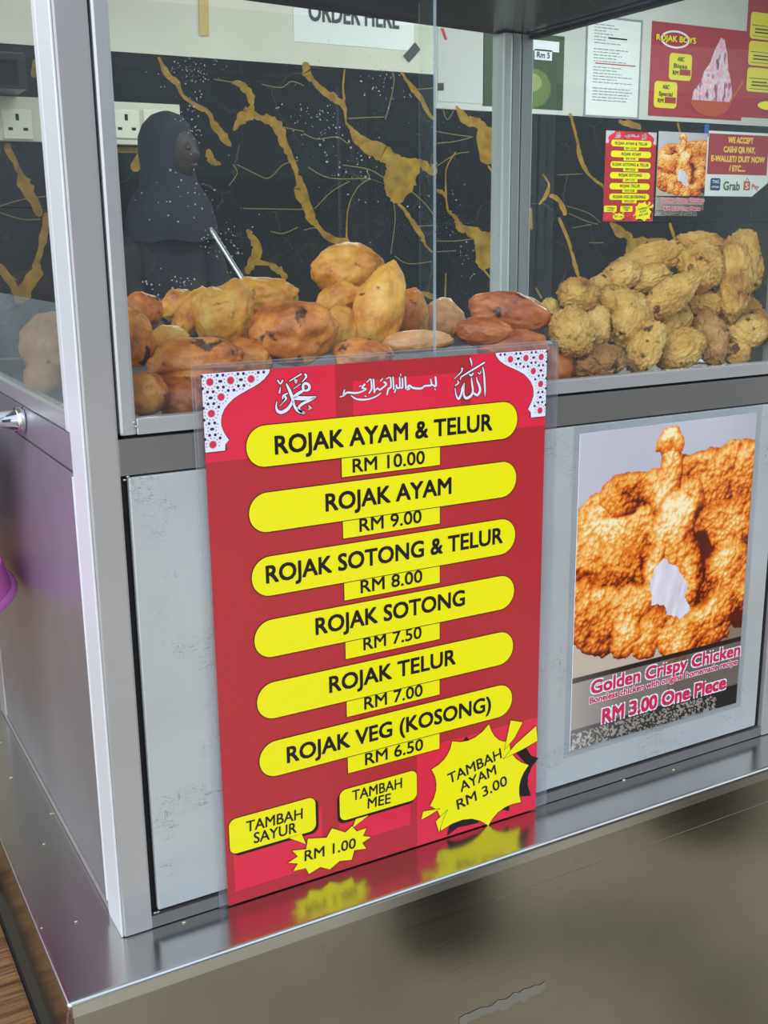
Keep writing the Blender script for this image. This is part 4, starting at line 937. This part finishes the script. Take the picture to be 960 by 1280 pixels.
# ---------------------------------------------------------------- papers on the stall's walls
def sheet(name, label, cat, quad, Y, material, thick=.002):
    """rectangle of paper on the wall from the photo's top-left and bottom-right corners"""
    (u0, v0), (u1, v1) = quad; a = at(u0, v0, 1, Y); b = at(u1, v1, 1, Y)
    o = thing(name, label, cat, (a.x, Y - .0002, b.z)); w, h = b.x - a.x, a.z - b.z
    box('sheet', (0, -thick, 0), (w, 0, h), material, o)
    return o, w, h
PAPER = mat('white_paper', (224, 228, 230), .6)
def big(f, n): return f
WI = .0012     # ink lift on far papers
o, w, h = sheet('order_sign', 'white paper sign reading ORDER HERE taped on the cream wall above the marble', 'sign', ((366, 0), (517, 64)), YL, PAPER)
b0 = at(386, 27, 1, YL); b1 = at(498, 34.5, 1, YL); a = o.location; F = Flat()
zz = (b0.z + b1.z) / 2 - a.z; text(F, 'ORDER HERE', (b0.x - a.x, zz), (b1.x - a.x, zz), .072, .03, -.002 - WI); F.build('lettering', mat('grey_ink', (60, 62, 66), .6), o)
def tape(label, quad, c):
    F_ = [at(*q, 1, YL if quad[0][0] < 543 else YR) for q in quad]; Yw = YL if quad[0][0] < 543 else YR
    bm = bmesh.new(); f = [bm.verts.new((p.x, Yw - .0052, p.z)) for p in F_]; g = [bm.verts.new((p.x, Yw - .0025, p.z)) for p in F_]
    bm.faces.new(f); bm.faces.new(g[::-1])
    for i in range(len(f)): bm.faces.new((f[i], g[i], g[(i + 1) % 4], f[(i + 1) % 4]))
    tag(obj('tape_piece', fin(bm, 'tape_piece'), mat('tape', c, .5)), label, 'tape')
tape('slanted black tape piece at the lower right of the ORDER HERE sign', [(504, 70), (518, 53), (525, 62), (511, 78)], (52, 54, 58))
tape('brown tape strip hanging down the cream wall at the top left', [(248, -4), (260, -4), (261, 45), (249, 45)], (196, 172, 110))
tape('small square black tape on the pale sheet beside the wall corner', [(547, 104), (554, 104), (554, 113), (547, 113)], (40, 42, 58))
o, w, h = sheet('blank_notice', 'pale grey blank notice sheet beside the wall corner, left of the aluminium post', 'notice', ((547, 34), (604, 130)), YR, mat('grey_paper', (196, 196, 196), .6))
F = Flat(); F.poly([(w * .05, h * .99), (w * .14, h * .84), (w * .2, h * .84), (w * .12, h * .99)], -.002 - WI); F.build('red_mark', RED, o)
# green coconut poster behind the post
o, w, h = sheet('coconut_poster', 'green coconut drink poster partly behind the aluminium post', 'poster', ((604, 36), (703, 138)), YR, mat('dark_leaf_print', (44, 66, 34), .5))
F = Flat(); F.disc(w * .62, h * .28, w * .22, -.0032, 20, h * .26); F.disc(w * .30, h * .30, w * .2, -.0032, 20, h * .2); F.build('printed_coconut', mat('coconut_green', (92, 112, 48), .5), o)
F = Flat(); F.disc(w * .58, h * .35, w * .14, -.0044, 20, h * .13); F.build('printed_coconut', mat('coconut_light', (140, 152, 84), .5), o)
F = Flat(); F.rect(w * .50, h * .78, w * .93, h * .92, -.0044); F.rect(w * .62, h * .66, w * .84, h * .80, -.0044); F.build('price_patch', PWHITE, o)
F = Flat(); text(F, 'Rm 5', (w * .65, h * .69), (w * .81, h * .69), h * .075, .03, -.0056); F.build('lettering', INKM, o)
# framed document
o, w, h = sheet('document_sheet', 'white typed document in a clear plastic sleeve, left of the ice dessert poster', 'document', ((735, 21), (796, 147)), YR, PAPER)
for r_ in (((-.01, -.004, -.01), (0, 0, h + .01)), ((w, -.004, -.01), (w + .01, 0, h + .01)), ((0, -.004, -.01), (w, 0, 0)), ((0, -.004, h), (w, 0, h + .01))): box('sleeve_edge', *r_, mat('sleeve_edge', (140, 144, 150), .3), o)
F = Flat(); rr = random.Random(5)
for k in range(26):
    z = h * (.93 - k * .031); x = w * .12
    if k in (7, 13, 20): continue
    e = w * rr.uniform(.55, .88) if k > 5 else w * rr.uniform(.3, .6)
    while x < e: L_ = rr.uniform(.01, .035); F.rect(x, z, min(x + L_, e), z + .004, -.002 - WI); x += L_ + .006
F.build('typed_lines', mat('typed_ink', (140, 142, 152), .7), o)
F = Flat(); F.rect(w * .38, h * .80, w * .74, h * .815, -.0036); F.build('heading', INKM, o)
F = Flat(); F.rect(w * .15, h * .535, w * .92, h * .545, -.0036); F.build('red_line', RED, o)
# ice dessert poster
DR = mat('maroon_print', (164, 44, 58), .5)
o, w, h = sheet('dessert_poster', 'maroon poster with a bowl of shaved ice dessert and two yellow labels', 'poster', ((815, 26), (926, 151)), YR, DR)
F = Flat(); F.disc(w * .24, h * .83, w * .15, -.0032, 24, h * .095); F.build('logo_ring', PWHITE, o)
F = Flat(); F.disc(w * .24, h * .83, w * .13, -.0040, 24, h * .075); F.build('logo_field', DR, o)
F = Flat(); text(F, 'ROJAK BOYS', (w * .045, h * .805), (w * .45, h * .805), h * .06, .06, -.0052); lo = F.build('logo_lettering', INKM, o)
F = Flat(); text(F, 'ROJAK BOYS', (w * .045, h * .805), (w * .45, h * .805), h * .06, .03, -.0060); F.build('logo_fill', YEL, lo)
for x0, z0, L1 in ((.19, .40, ('ABC', 'Biasa', 'RM')), (.05, .09, ('ABC', 'Special', 'RM'))):
    F = Flat(); F.rrect(w * x0, h * z0, w * (x0 + .235), h * (z0 + .285), w * .03, -.0032); lb = F.build('price_label', mat('print_yellow_dull', (226, 214, 50), .5), o)
    F = Flat()
    for k, b in enumerate(L1):
        c_ = x0 + .1175 - (.05 if k == 2 else 0); hw = (.035, .07, .028)[k]; text(F, b, (w * (c_ - hw), h * (z0 + .205 - k * .075)), (w * (c_ + hw), h * (z0 + .205 - k * .075)), h * .045, .03, -.0044)
    F.build('lettering', INKM, lb); F = Flat(); F.rect(w * (x0 + .11), h * (z0 + .055), w * (x0 + .225), h * (z0 + .12), -.0044); F.build('price_block', DR, lb)
F = Flat(); F.poly([(w * a, h * b) for a, b in ((.44, .18), (.46, .30), (.53, .40), (.56, .52), (.62, .62), (.66, .76), (.72, .90), (.76, .88), (.80, .72), (.82, .56), (.86, .42), (.88, .28), (.86, .18))], -.0032)
ICE = mat('ice_print', (210, 190, 200), .5); b_ = ICE.node_tree.nodes['Principled BSDF']; n_ = nd(ICE, 'ShaderNodeTexNoise'); n_.inputs['Scale'].default_value = 34; n_.inputs['Detail'].default_value = 3
lk(ICE, mapped(ICE, (1, 1, .45)), n_.inputs['Vector']); r_ = ramp(ICE, n_.outputs[0], [(.3, (96, 62, 66)), (.42, (196, 116, 160)), (.5, (226, 214, 220)), (.6, (228, 150, 190)), (.7, (236, 234, 220))]); lk(ICE, r_.outputs[0], b_.inputs['Base Color'])
F.build('printed_ice', ICE, o)
F = Flat(); F.poly([(w * (.65 + .22 * math.cos(t)), h * (.2 + .17 * math.sin(t))) for t in np.linspace(math.pi, 2 * math.pi, 20)], -.0042); F.build('printed_bowl', mat('bowl_print', (190, 78, 44), .5), o)
F = Flat(); F.stroke([(w * .86, h * .2, .008), (w * .99, h * .44, .012)], 0, -.0044); F.build('printed_spoon', mat('spoon_print', (200, 100, 50), .5), o)
# maroon menu board at the right edge
o, w, h = sheet('menu_board', 'tall maroon menu board with yellow boxes cut by the right picture edge', 'sign', ((937, -20), (1040, 153)), YR, DR)
for k, (z0, z1) in enumerate(((.60, .80), (.40, .585), (.20, .385))):
    F = Flat(); F.rrect(w * .03, h * z0, w * .95, h * z1, .02, -.0032); lb = F.build('menu_box', mat('print_yellow_dull', (226, 214, 50), .5), o)
    F = Flat(); F.rect(w * .05, h * (z0 + .1), w * .93, h * (z0 + .105), -.0042)
    for c_ in range(3): F.rect(w * (.06 + c_ * .3), h * (z0 + .02), w * (.30 + c_ * .3), h * (z0 + .024), -.0042); F.rect(w * (.08 + c_ * .3), h * (z0 + .045), w * (.26 + c_ * .3), h * (z0 + .055), -.0042); F.rect(w * (.08 + c_ * .3), h * (z0 + .07), w * (.24 + c_ * .3), h * (z0 + .08), -.0042)
    F.rect(w * .3, h * (z0 + .13), w * .7, h * (z0 + .145), -.0042); F.build('menu_lines', INKM, lb)
F = Flat(); F.disc(w * .28, h * .10, w * .12, -.0032, 16, h * .035); F.build('menu_badge', YEL, o)
# payment sign
pw = at(882, 163, 1, YR); pe = at(958, 246, 1, YR)
o = thing('payment_sign', 'white and maroon payment sign with yellow lettering on the black marble, right side', 'sign', (pw.x, YR - .0002, pe.z)); w, h = pe.x - pw.x, pw.z - pe.z
bm = bmesh.new(); P = [(0, 0), (w * .76, 0), (w, h * .22), (w, h), (0, h)]
f = [bm.verts.new((x, -.002, z)) for x, z in P]; g = [bm.verts.new((x, 0, z)) for x, z in P]; bm.faces.new(f); bm.faces.new(g[::-1])
for i in range(5): bm.faces.new((f[i], g[i], g[(i + 1) % 5], f[(i + 1) % 5]))
obj('sheet', fin(bm, 'sheet'), PAPER, o)
F = Flat(); F.rect(w * .05, h * .34, w * .97, h * .96, -.0032); F.build('maroon_field', DR, o)
F = Flat()
for k, (b, x0, x1) in enumerate((('WE ACCEPT', .34, .72), ('CASH/ QR PAY,', .28, .76), ('E-WALLET/ DUIT NOW', .10, .92), ('/ ETC....', .38, .62))): text(F, b, (w * x0, h * (.83 - k * .145)), (w * x1, h * (.83 - k * .145)), h * .085, .07, -.0044)
F.build('lettering', mat('gold_lettering', (240, 196, 80), .5), o)
F = Flat(); F.rrect(w * .11, h * .09, w * .26, h * .28, .01, -.0032); lg = F.build('wallet_logo', mat('logo_blue', (34, 62, 120), .5), o)
F = Flat(); text(F, 'TNG', (w * .135, h * .2), (w * .235, h * .2), h * .05, .02, -.0044); text(F, 'eWallet', (w * .13, h * .13), (w * .24, h * .13), h * .035, .02, -.0044); F.build('lettering', PWHITE, lg)
F = Flat(); text(F, 'Grab', (w * .31, h * .1), (w * .56, h * .1), h * .13, .04, -.0032); F.build('logo_lettering', mat('logo_green', (70, 120, 92), .5), o)
F = Flat(); F.rect(w * .62, h * .1, w * .72, h * .24, -.0032); F.stroke([(w * .645, h * .24, .004), (w * .67, h * .29, .004), (w * .695, h * .24, .004)], 0, -.0032); text(F, 'Pay', (w * .75, h * .12), (w * .86, h * .12), h * .08, .02, -.0032); F.build('logo_bag', mat('logo_orange_red', (206, 70, 66), .5), o)
F = Flat(); text(F, 'S', (w * .645, h * .125), (w * .695, h * .125), h * .085, .02, -.0044); F.build('logo_letter', PWHITE, o)
p_ = at(883, 160, 1, YR); box('blue_tape', (-.012, -.004, h - .03), (.02, -.0022, h + .03), mat('blue_tape', (50, 96, 170), .4), o)
# small copies of the menu and the chicken poster on the marble
def copy_tree(o, parent):
    c = o.copy(); COL.objects.link(c); c.parent = parent
    for ch in o.children: copy_tree(ch, c)
    return c
mc = thing('menu_poster', 'small-looking second copy of the red menu on the black marble wall behind the nuggets', 'poster')
for ch in list(root.children):
    if ch.name.split('.')[0] not in ('laminate', 'sealed_rim'): copy_tree(ch, mc)
a = at(757, 163, 1, YR); b = at(815, 277, 1, YR); mc.location = (a.x, YR - .0026, b.z); mc.scale = ((b.x - a.x) / MW, 3.0, (a.z - b.z) / MH)
cc = thing('chicken_poster', 'second copy of the fried chicken poster, hung between the small menu and the payment sign', 'poster')
for ch in list(chk.children):
    if ch.name.split('.')[0] not in ('laminate',): copy_tree(ch, cc)
a = at(823, 164, 1, YR); b = at(878, 270, 1, YR); cc.location = (a.x, YR - .0032, a.z); cc.scale = ((b.x - a.x) / CW, 3.0, (a.z - b.z) / CH)

# ---------------------------------------------------------------- dark headscarfed figure built behind the cabinet
pY = 3.12
hc = at(204, 190, 1, pY); S_ = .90
fg = thing('person', 'person in a dark navy headscarf and robe standing behind the cabinet by the socket trunking', 'person', (hc.x, pY, GZ))
hz = hc.z - GZ                                 # head centre height
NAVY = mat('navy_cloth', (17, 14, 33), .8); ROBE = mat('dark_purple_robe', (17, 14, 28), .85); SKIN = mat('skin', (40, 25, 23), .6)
def skin(name, verts, edges, rad, material, parent, lvl=2):
    me = bpy.data.meshes.new(name); me.from_pydata([tuple(v) for v in verts], edges, []); o = obj(name, me, material, parent)
    md = o.modifiers.new('skin', 'SKIN'); md.use_smooth_shade = True
    for i, r in enumerate(rad): o.data.skin_vertices[0].data[i].radius = (r if isinstance(r, tuple) else (r, r))
    o.data.skin_vertices[0].data[0].use_root = True
    s = o.modifiers.new('sub', 'SUBSURF'); s.levels = lvl; s.render_levels = lvl
    return o
k = hz / 1.66
vb = [(0, 0, .93), (0, 0, 1.10), (0, .005, 1.28), (0, .01, 1.40), (0, 0, 1.49), (.02, -.015, 1.56), (.022, -.02, 1.66), (.022, -.015, 1.74),
      (-.13, .01, 1.40), (-.20, -.03, 1.17), (-.12, -.20, 1.06), (.13, .01, 1.40), (.20, -.03, 1.17), (.13, -.20, 1.06),
      (-.09, 0, .86), (-.095, -.01, .48), (-.095, .01, .07), (-.10, -.10, .035), (.09, 0, .86), (.095, -.01, .48), (.095, .01, .07), (.10, -.10, .035)]
vb = [(x * k * .85, y * k, z * k) for x, y, z in vb]
eb = [(0, 1), (1, 2), (2, 3), (3, 4), (4, 5), (5, 6), (6, 7), (3, 8), (8, 9), (9, 10), (3, 11), (11, 12), (12, 13), (0, 14), (14, 15), (15, 16), (16, 17), (0, 18), (18, 19), (19, 20), (20, 21)]
rb = [(.13, .10), (.12, .09), (.13, .10), (.11, .08), .05, .055, .082, .06, .055, .042, .03, .055, .042, .03, .08, .055, .04, .035, .08, .055, .04, .035]
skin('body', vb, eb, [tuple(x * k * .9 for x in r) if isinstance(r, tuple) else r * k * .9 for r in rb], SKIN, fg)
# hands: palm with five curled fingers each
for s_, w_ in ((-1, vb[10]), (1, vb[13])):
    V_ = [w_, (w_[0] - s_ * .005, w_[1] - .05, w_[2] - .01)]; E_ = [(0, 1)]; R_ = [.02, .026]
    for j in range(4):
        b0 = Vector(V_[1]) + Vector(((j - 1.5) * .014, -.03, 0)); n = len(V_); L_ = (.022, .026, .025, .02)[j]
        V_ += [tuple(b0), tuple(b0 + Vector((0, -L_, -.008))), tuple(b0 + Vector((0, -L_ - .012, -.026)))]; E_ += [(1, n), (n, n + 1), (n + 1, n + 2)]; R_ += [.009, .008, .007]
    n = len(V_); t0 = Vector(V_[1]) + Vector((-s_ * .026, .01, 0)); V_ += [tuple(t0), tuple(t0 + Vector((-s_ * .014, -.026, -.006)))]; E_ += [(1, n), (n, n + 1)]; R_ += [.01, .009]
    skin('hand', V_, E_, R_, SKIN, fg, 1)
def lathe(name, rings, material, parent, n=28):
    bm = bmesh.new(); R_ = []
    for (cx, cy, z, rx, ry) in rings: R_.append([bm.verts.new((cx + rx * math.cos(2 * math.pi * j / n) * (1 + .02 * math.sin(7 * j)), cy + ry * math.sin(2 * math.pi * j / n) * (1 + .03 * math.sin(5 * j + z * 9)), z)) for j in range(n)])
    for A, B in zip(R_, R_[1:]):
        for j in range(n): bm.faces.new((A[j], A[(j + 1) % n], B[(j + 1) % n], B[j]))
    bm.faces.new(R_[0][::-1]); bm.faces.new(R_[-1]); return obj(name, fin(bm, name, True), material, parent)
z = hz
lathe('robe', [(0, 0, .03, .19, .16), (0, 0, .4 * k, .165, .145), (0, 0, .9 * k, .135, .12), (0, 0, 1.15 * k, .135, .115), (0, .005, 1.35 * k, .15, .105), (0, .005, 1.42 * k, .135, .09), (0, 0, 1.48 * k, .07, .06)], ROBE, fg)
for s_, (a_, b_, c_) in ((-1, (8, 9, 10)), (1, (11, 12, 13))):
    skin('sleeve', [vb[a_], vb[b_], tuple(Vector(vb[b_]).lerp(Vector(vb[c_]), .85))], [(0, 1), (1, 2)], [.07, .062, .055], ROBE, fg)
# headscarf: hood with a face opening on its right front side, draped over the shoulders
bm = bmesh.new(); n = 40; R_ = []
prof = [(z - .30, .165, .125), (z - .24, .165, .125), (z - .17, .145, .115), (z - .11, .105, .095), (z - .06, .095, .10), (z, .100, .112), (z + .05, .097, .112), (z + .09, .08, .095), (z + .12, .05, .06), (z + .133, .015, .02)]
fd = Vector((.55, -.83)).normalized()
for (zz, rx, ry) in prof:
    ring = []
    for j in range(n):
        a_ = 2 * math.pi * j / n; d_ = Vector((math.cos(a_), math.sin(a_))); f_ = max(0, d_.dot(fd)); dent = 0
        if -.085 < zz - z < .075: dent = .024 * max(0, (f_ - .62) / .38) ** .5 if f_ > .62 else 0
        ring.append(bm.verts.new((.012 + (rx - dent) * d_.x, -.01 + (ry - dent) * d_.y, zz + .006 * math.sin(6 * a_) * (zz < z - .2))))
    R_.append(ring)
for A, B in zip(R_, R_[1:]):
    for j in range(n): bm.faces.new((A[j], A[(j + 1) % n], B[(j + 1) % n], B[j]))
bm.faces.new(R_[-1]); obj('headscarf', fin(bm, 'headscarf', True), NAVY, fg)
# face set into the hood
V_, F_ = ico(4); Vf = V_.copy(); lx = Vf[:, 0]; lz = Vf[:, 2]; fy = -Vf[:, 1]
g2 = lambda x, zz, s: np.exp(-(((lx - x) / s) ** 2 + ((lz - zz) / s) ** 2))
dep = np.where(fy > 0, 1, 0) * (.26 * g2(0, -.12, .16) + .10 * g2(0, .08, .1) - .10 * (g2(.33, .12, .16) + g2(-.33, .12, .16)) + .06 * g2(0, -.45, .18) + .08 * g2(0, -.85, .25) + .05 * (g2(.4, .32, .18) + g2(-.4, .32, .18)))
Vf[:, 1] -= dep; Vf *= np.array([.066, .085, .095])
me = bpy.data.meshes.new('face'); me.from_pydata(Vf.tolist(), [], F_); me.polygons.foreach_set('use_smooth', [True] * len(me.polygons))
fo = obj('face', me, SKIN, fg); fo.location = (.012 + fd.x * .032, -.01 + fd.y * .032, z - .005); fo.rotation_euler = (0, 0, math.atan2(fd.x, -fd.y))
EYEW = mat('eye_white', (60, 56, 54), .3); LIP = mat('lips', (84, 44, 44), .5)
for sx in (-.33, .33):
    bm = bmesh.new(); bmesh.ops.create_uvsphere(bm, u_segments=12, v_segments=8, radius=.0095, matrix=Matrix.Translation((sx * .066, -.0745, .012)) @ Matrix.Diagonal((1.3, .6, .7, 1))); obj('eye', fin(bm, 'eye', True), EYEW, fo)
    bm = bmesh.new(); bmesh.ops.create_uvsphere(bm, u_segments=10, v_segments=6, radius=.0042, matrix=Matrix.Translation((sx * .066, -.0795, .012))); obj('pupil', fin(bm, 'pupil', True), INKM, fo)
bm = bmesh.new(); tube_bm(bm, [(-.02, -.080, -.043), (0, -.086, -.041), (.02, -.080, -.043)], [.002, .005, .002], 8); obj('mouth', fin(bm, 'mouth', True), LIP, fo)

# ---------------------------------------------------------------- steel skewer in the snack heap
s0 = at(263, 285, 1, .27); s1 = at(307, 355, 1, .235)
dv = (s1 - s0)
bm = bmesh.new(); tube_bm(bm, [s0, s0 + dv * .06, s1, s1 + dv * .15], [.0012, .0020, .0022, .0022], 12)
tag(obj('skewer', fin(bm, 'skewer', True), ST_ALU), 'thin steel tong handle slanting up out of the fried dough at the left', 'tongs')

# ---------------------------------------------------------------- pink basket at the left edge
PK = mat('pink_plastic', (222, 120, 206), .35); PK.node_tree.nodes['Principled BSDF'].inputs['Subsurface Weight'].default_value = .15
bY = .30; bz0 = .200; bx = -.158
bk = thing('basket', 'pink slotted plastic basket hanging upside down beside the cabinet\'s left side', 'basket', (bx, bY, bz0))
n = 56; R0, R1, HB = .152, .118, .15
bm = bmesh.new()
def ringz(zz, r, th=.003): return [(math.cos(2 * math.pi * j / n), math.sin(2 * math.pi * j / n), zz, r, th) for j in range(n)]
def band(z0, z1, ra, rb_, th=.003):
    A = [[bm.verts.new((c * rr_, s * rr_, zz)) for (c, s, *_x) in ringz(0, 0)] for rr_, zz in ((ra, z0), (rb_, z1), (rb_ - th, z1), (ra - th, z0))]
    for q in range(4):
        P0, P1 = A[q], A[(q + 1) % 4]
        for j in range(n): bm.faces.new((P0[j], P0[(j + 1) % n], P1[(j + 1) % n], P1[j]))
rad_ = lambda t: R0 + (R1 - R0) * t
band(0, .03, R0, rad_(.2)); band(.085, .092, rad_(.57), rad_(.61)); band(.14, HB, rad_(.93), R1)
for j in range(n):
    if j % 2: continue
    a0_, a1_ = 2 * math.pi * j / n, 2 * math.pi * (j + 1) / n
    for z0, z1 in ((.029, .086), (.091, .141)):
        q = []
        for zz in (z0, z1):
            r_ = rad_(zz / HB)
            q.append([bm.verts.new((math.cos(a_) * rr_, math.sin(a_) * rr_, zz)) for a_, rr_ in ((a0_, r_), (a1_, r_), (a1_, r_ - .0028), (a0_, r_ - .0028))])
        for m_ in range(4): bm.faces.new((q[0][m_], q[0][(m_ + 1) % 4], q[1][(m_ + 1) % 4], q[1][m_]))
obj('basket_wall', fin(bm, 'basket_wall', False), PK, bk)
bm = bmesh.new(); pts = [(R0 * 1.005 * math.cos(t), R0 * 1.005 * math.sin(t), .004) for t in np.linspace(0, 2 * math.pi, 60)]; tube_bm(bm, pts, .004, 8, cap=False); obj('rim', fin(bm, 'rim', True), PK, bk)
bm = bmesh.new(); bmesh.ops.create_circle(bm, cap_ends=True, segments=40, radius=R1 - .001, matrix=Matrix.Translation((0, 0, HB))); r_ = bmesh.ops.extrude_face_region(bm, geom=bm.faces[:]); bmesh.ops.translate(bm, vec=(0, 0, .003), verts=[v for v in r_['geom'] if isinstance(v, bmesh.types.BMVert)]); obj('basket_base', fin(bm, 'basket_base'), PK, bk)
bm = bmesh.new(); hh = h_tube = at(30, 525, 0, 0); hx = -.09 - bx; tube_bm(bm, [(hx, hh.y + .002 - bY, hh.z + .0085 - bz0), (hx, hh.y + .016 - bY, hh.z - bz0), (hx, (hh.y + .01 - bY) * .7, HB + .01), (hx * .9, (hh.y - bY) * .6, HB + .002)], .002, 8); obj('hook', fin(bm, 'hook', True), CHROME, bk)

# ---------------------------------------------------------------- wood table pressed against the cart's left side
tb = thing('wood_table', 'brown stripe-grained wooden table top beside the cart at the lower left', 'table', (-.36, .5, GZ))
tz = -.073
box('table_top', (-.62, -1.1, tz - .03 - GZ), (.2985, 1.1, tz - GZ), WOOD, tb, .003)
box('edge_strip', (.2985, -1.1, tz - .03 - GZ), (.3015, 1.1, tz - .002 - GZ), GASKET, tb, .001)
for sx in (-.56, .22):
    for sy in (-1.02, 1.02): box('leg', (sx - .025, sy - .025, 0), (sx + .025, sy + .025, tz - .03 - GZ), GASKET, tb, .002)
# printed packet lying on the table by the cart's corner
c = at(52, 1276, 2, tz + .004)
pk = thing('snack_packet', 'small red and white printed packet on the wooden table by the cart\'s corner', 'packet', (c.x, c.y, tz + .0004))
box('wrapper', (-.035, -.07, 0), (.004, -.012, .004), RED, pk, .002)
F_ = boxes('printed_pattern', [((-.032 + (k % 4) * .007, -.065 + (k // 4) * .010, .0039), (-.028 + (k % 4) * .007, -.06 + (k // 4) * .010, .0044)) for k in range(20)], PWHITE, pk)

# ---------------------------------------------------------------- unseen street side: pillars and building added for their reflections in steel and glass
def pillar(x, y, w_, c, lab):
    o = thing('added_pillar', lab, 'pillar', (x, y, GZ)); box('shaft', (-w_ / 2, -w_ / 2, 0), (w_ / 2, w_ / 2, 2.9), plaster('pillar_paint', c), o, .01); box('plinth', (-w_ / 2 - .02, -w_ / 2 - .02, 0), (w_ / 2 + .02, w_ / 2 + .02, .15), GASKET, o, .01)
pillar(2.3, -2.6, .4, (60, 56, 54), 'added dark grey pillar across the walkway in front of the cart')
pillar(4.6, -2.9, .45, (120, 100, 84), 'brown painted pillar at the walkway\'s far right')
st = thing('added_building', 'added grey shop building across the street, dark below, for reflections in the glass', 'building', (11, -10, GZ))  # building added to shape the veil reflected in the front glass
box('upper_wall', (-11.5, -1, 1.95), (9, 1, 7.5), plaster('shaded_facade', (96, 100, 104)), st)
box('shopfront', (-11.5, -.9, 0), (9, .8, 1.95), mat('dark_shopfront', (26, 25, 27), .6), st)
for k in range(6): box('shop_post', (-11 + k * 3.2, .8, 0), (-10.8 + k * 3.2, .95, 1.95), mat('post_grey', (60, 58, 56), .6), st)

def bin_(x, y, r, h, c, lab):  # bins added out of view to put dark bars into the apron's reflection
    o = thing('added_bin', lab, 'bin', (x, y, GZ)); mm = mat('bin_plastic', c, .5)
    bm = bmesh.new(); tube_bm(bm, [(0, 0, 0), (0, 0, h * .9)], [r * .82, r], 28); obj('bin_body', fin(bm, 'bin_body', True), mm, o)
    bm = bmesh.new(); tube_bm(bm, [(0, 0, h * .9), (0, 0, h * .95), (0, 0, h)], [r * 1.05, r * 1.03, r * .7], 28); obj('lid', fin(bm, 'lid', True), mm, o)
bin_(.86, -1.02, .12, .62, (30, 32, 38), 'added slim dark bin standing on the walkway in front of the cart')
bin_(1.62, -1.10, .15, .66, (52, 42, 36), 'added wide dark brown bin on the walkway further right of the cart')
bin_(2.05, -1.3, .13, .5, (34, 32, 32), 'added tall black bin on the walkway at the far right of the cart')
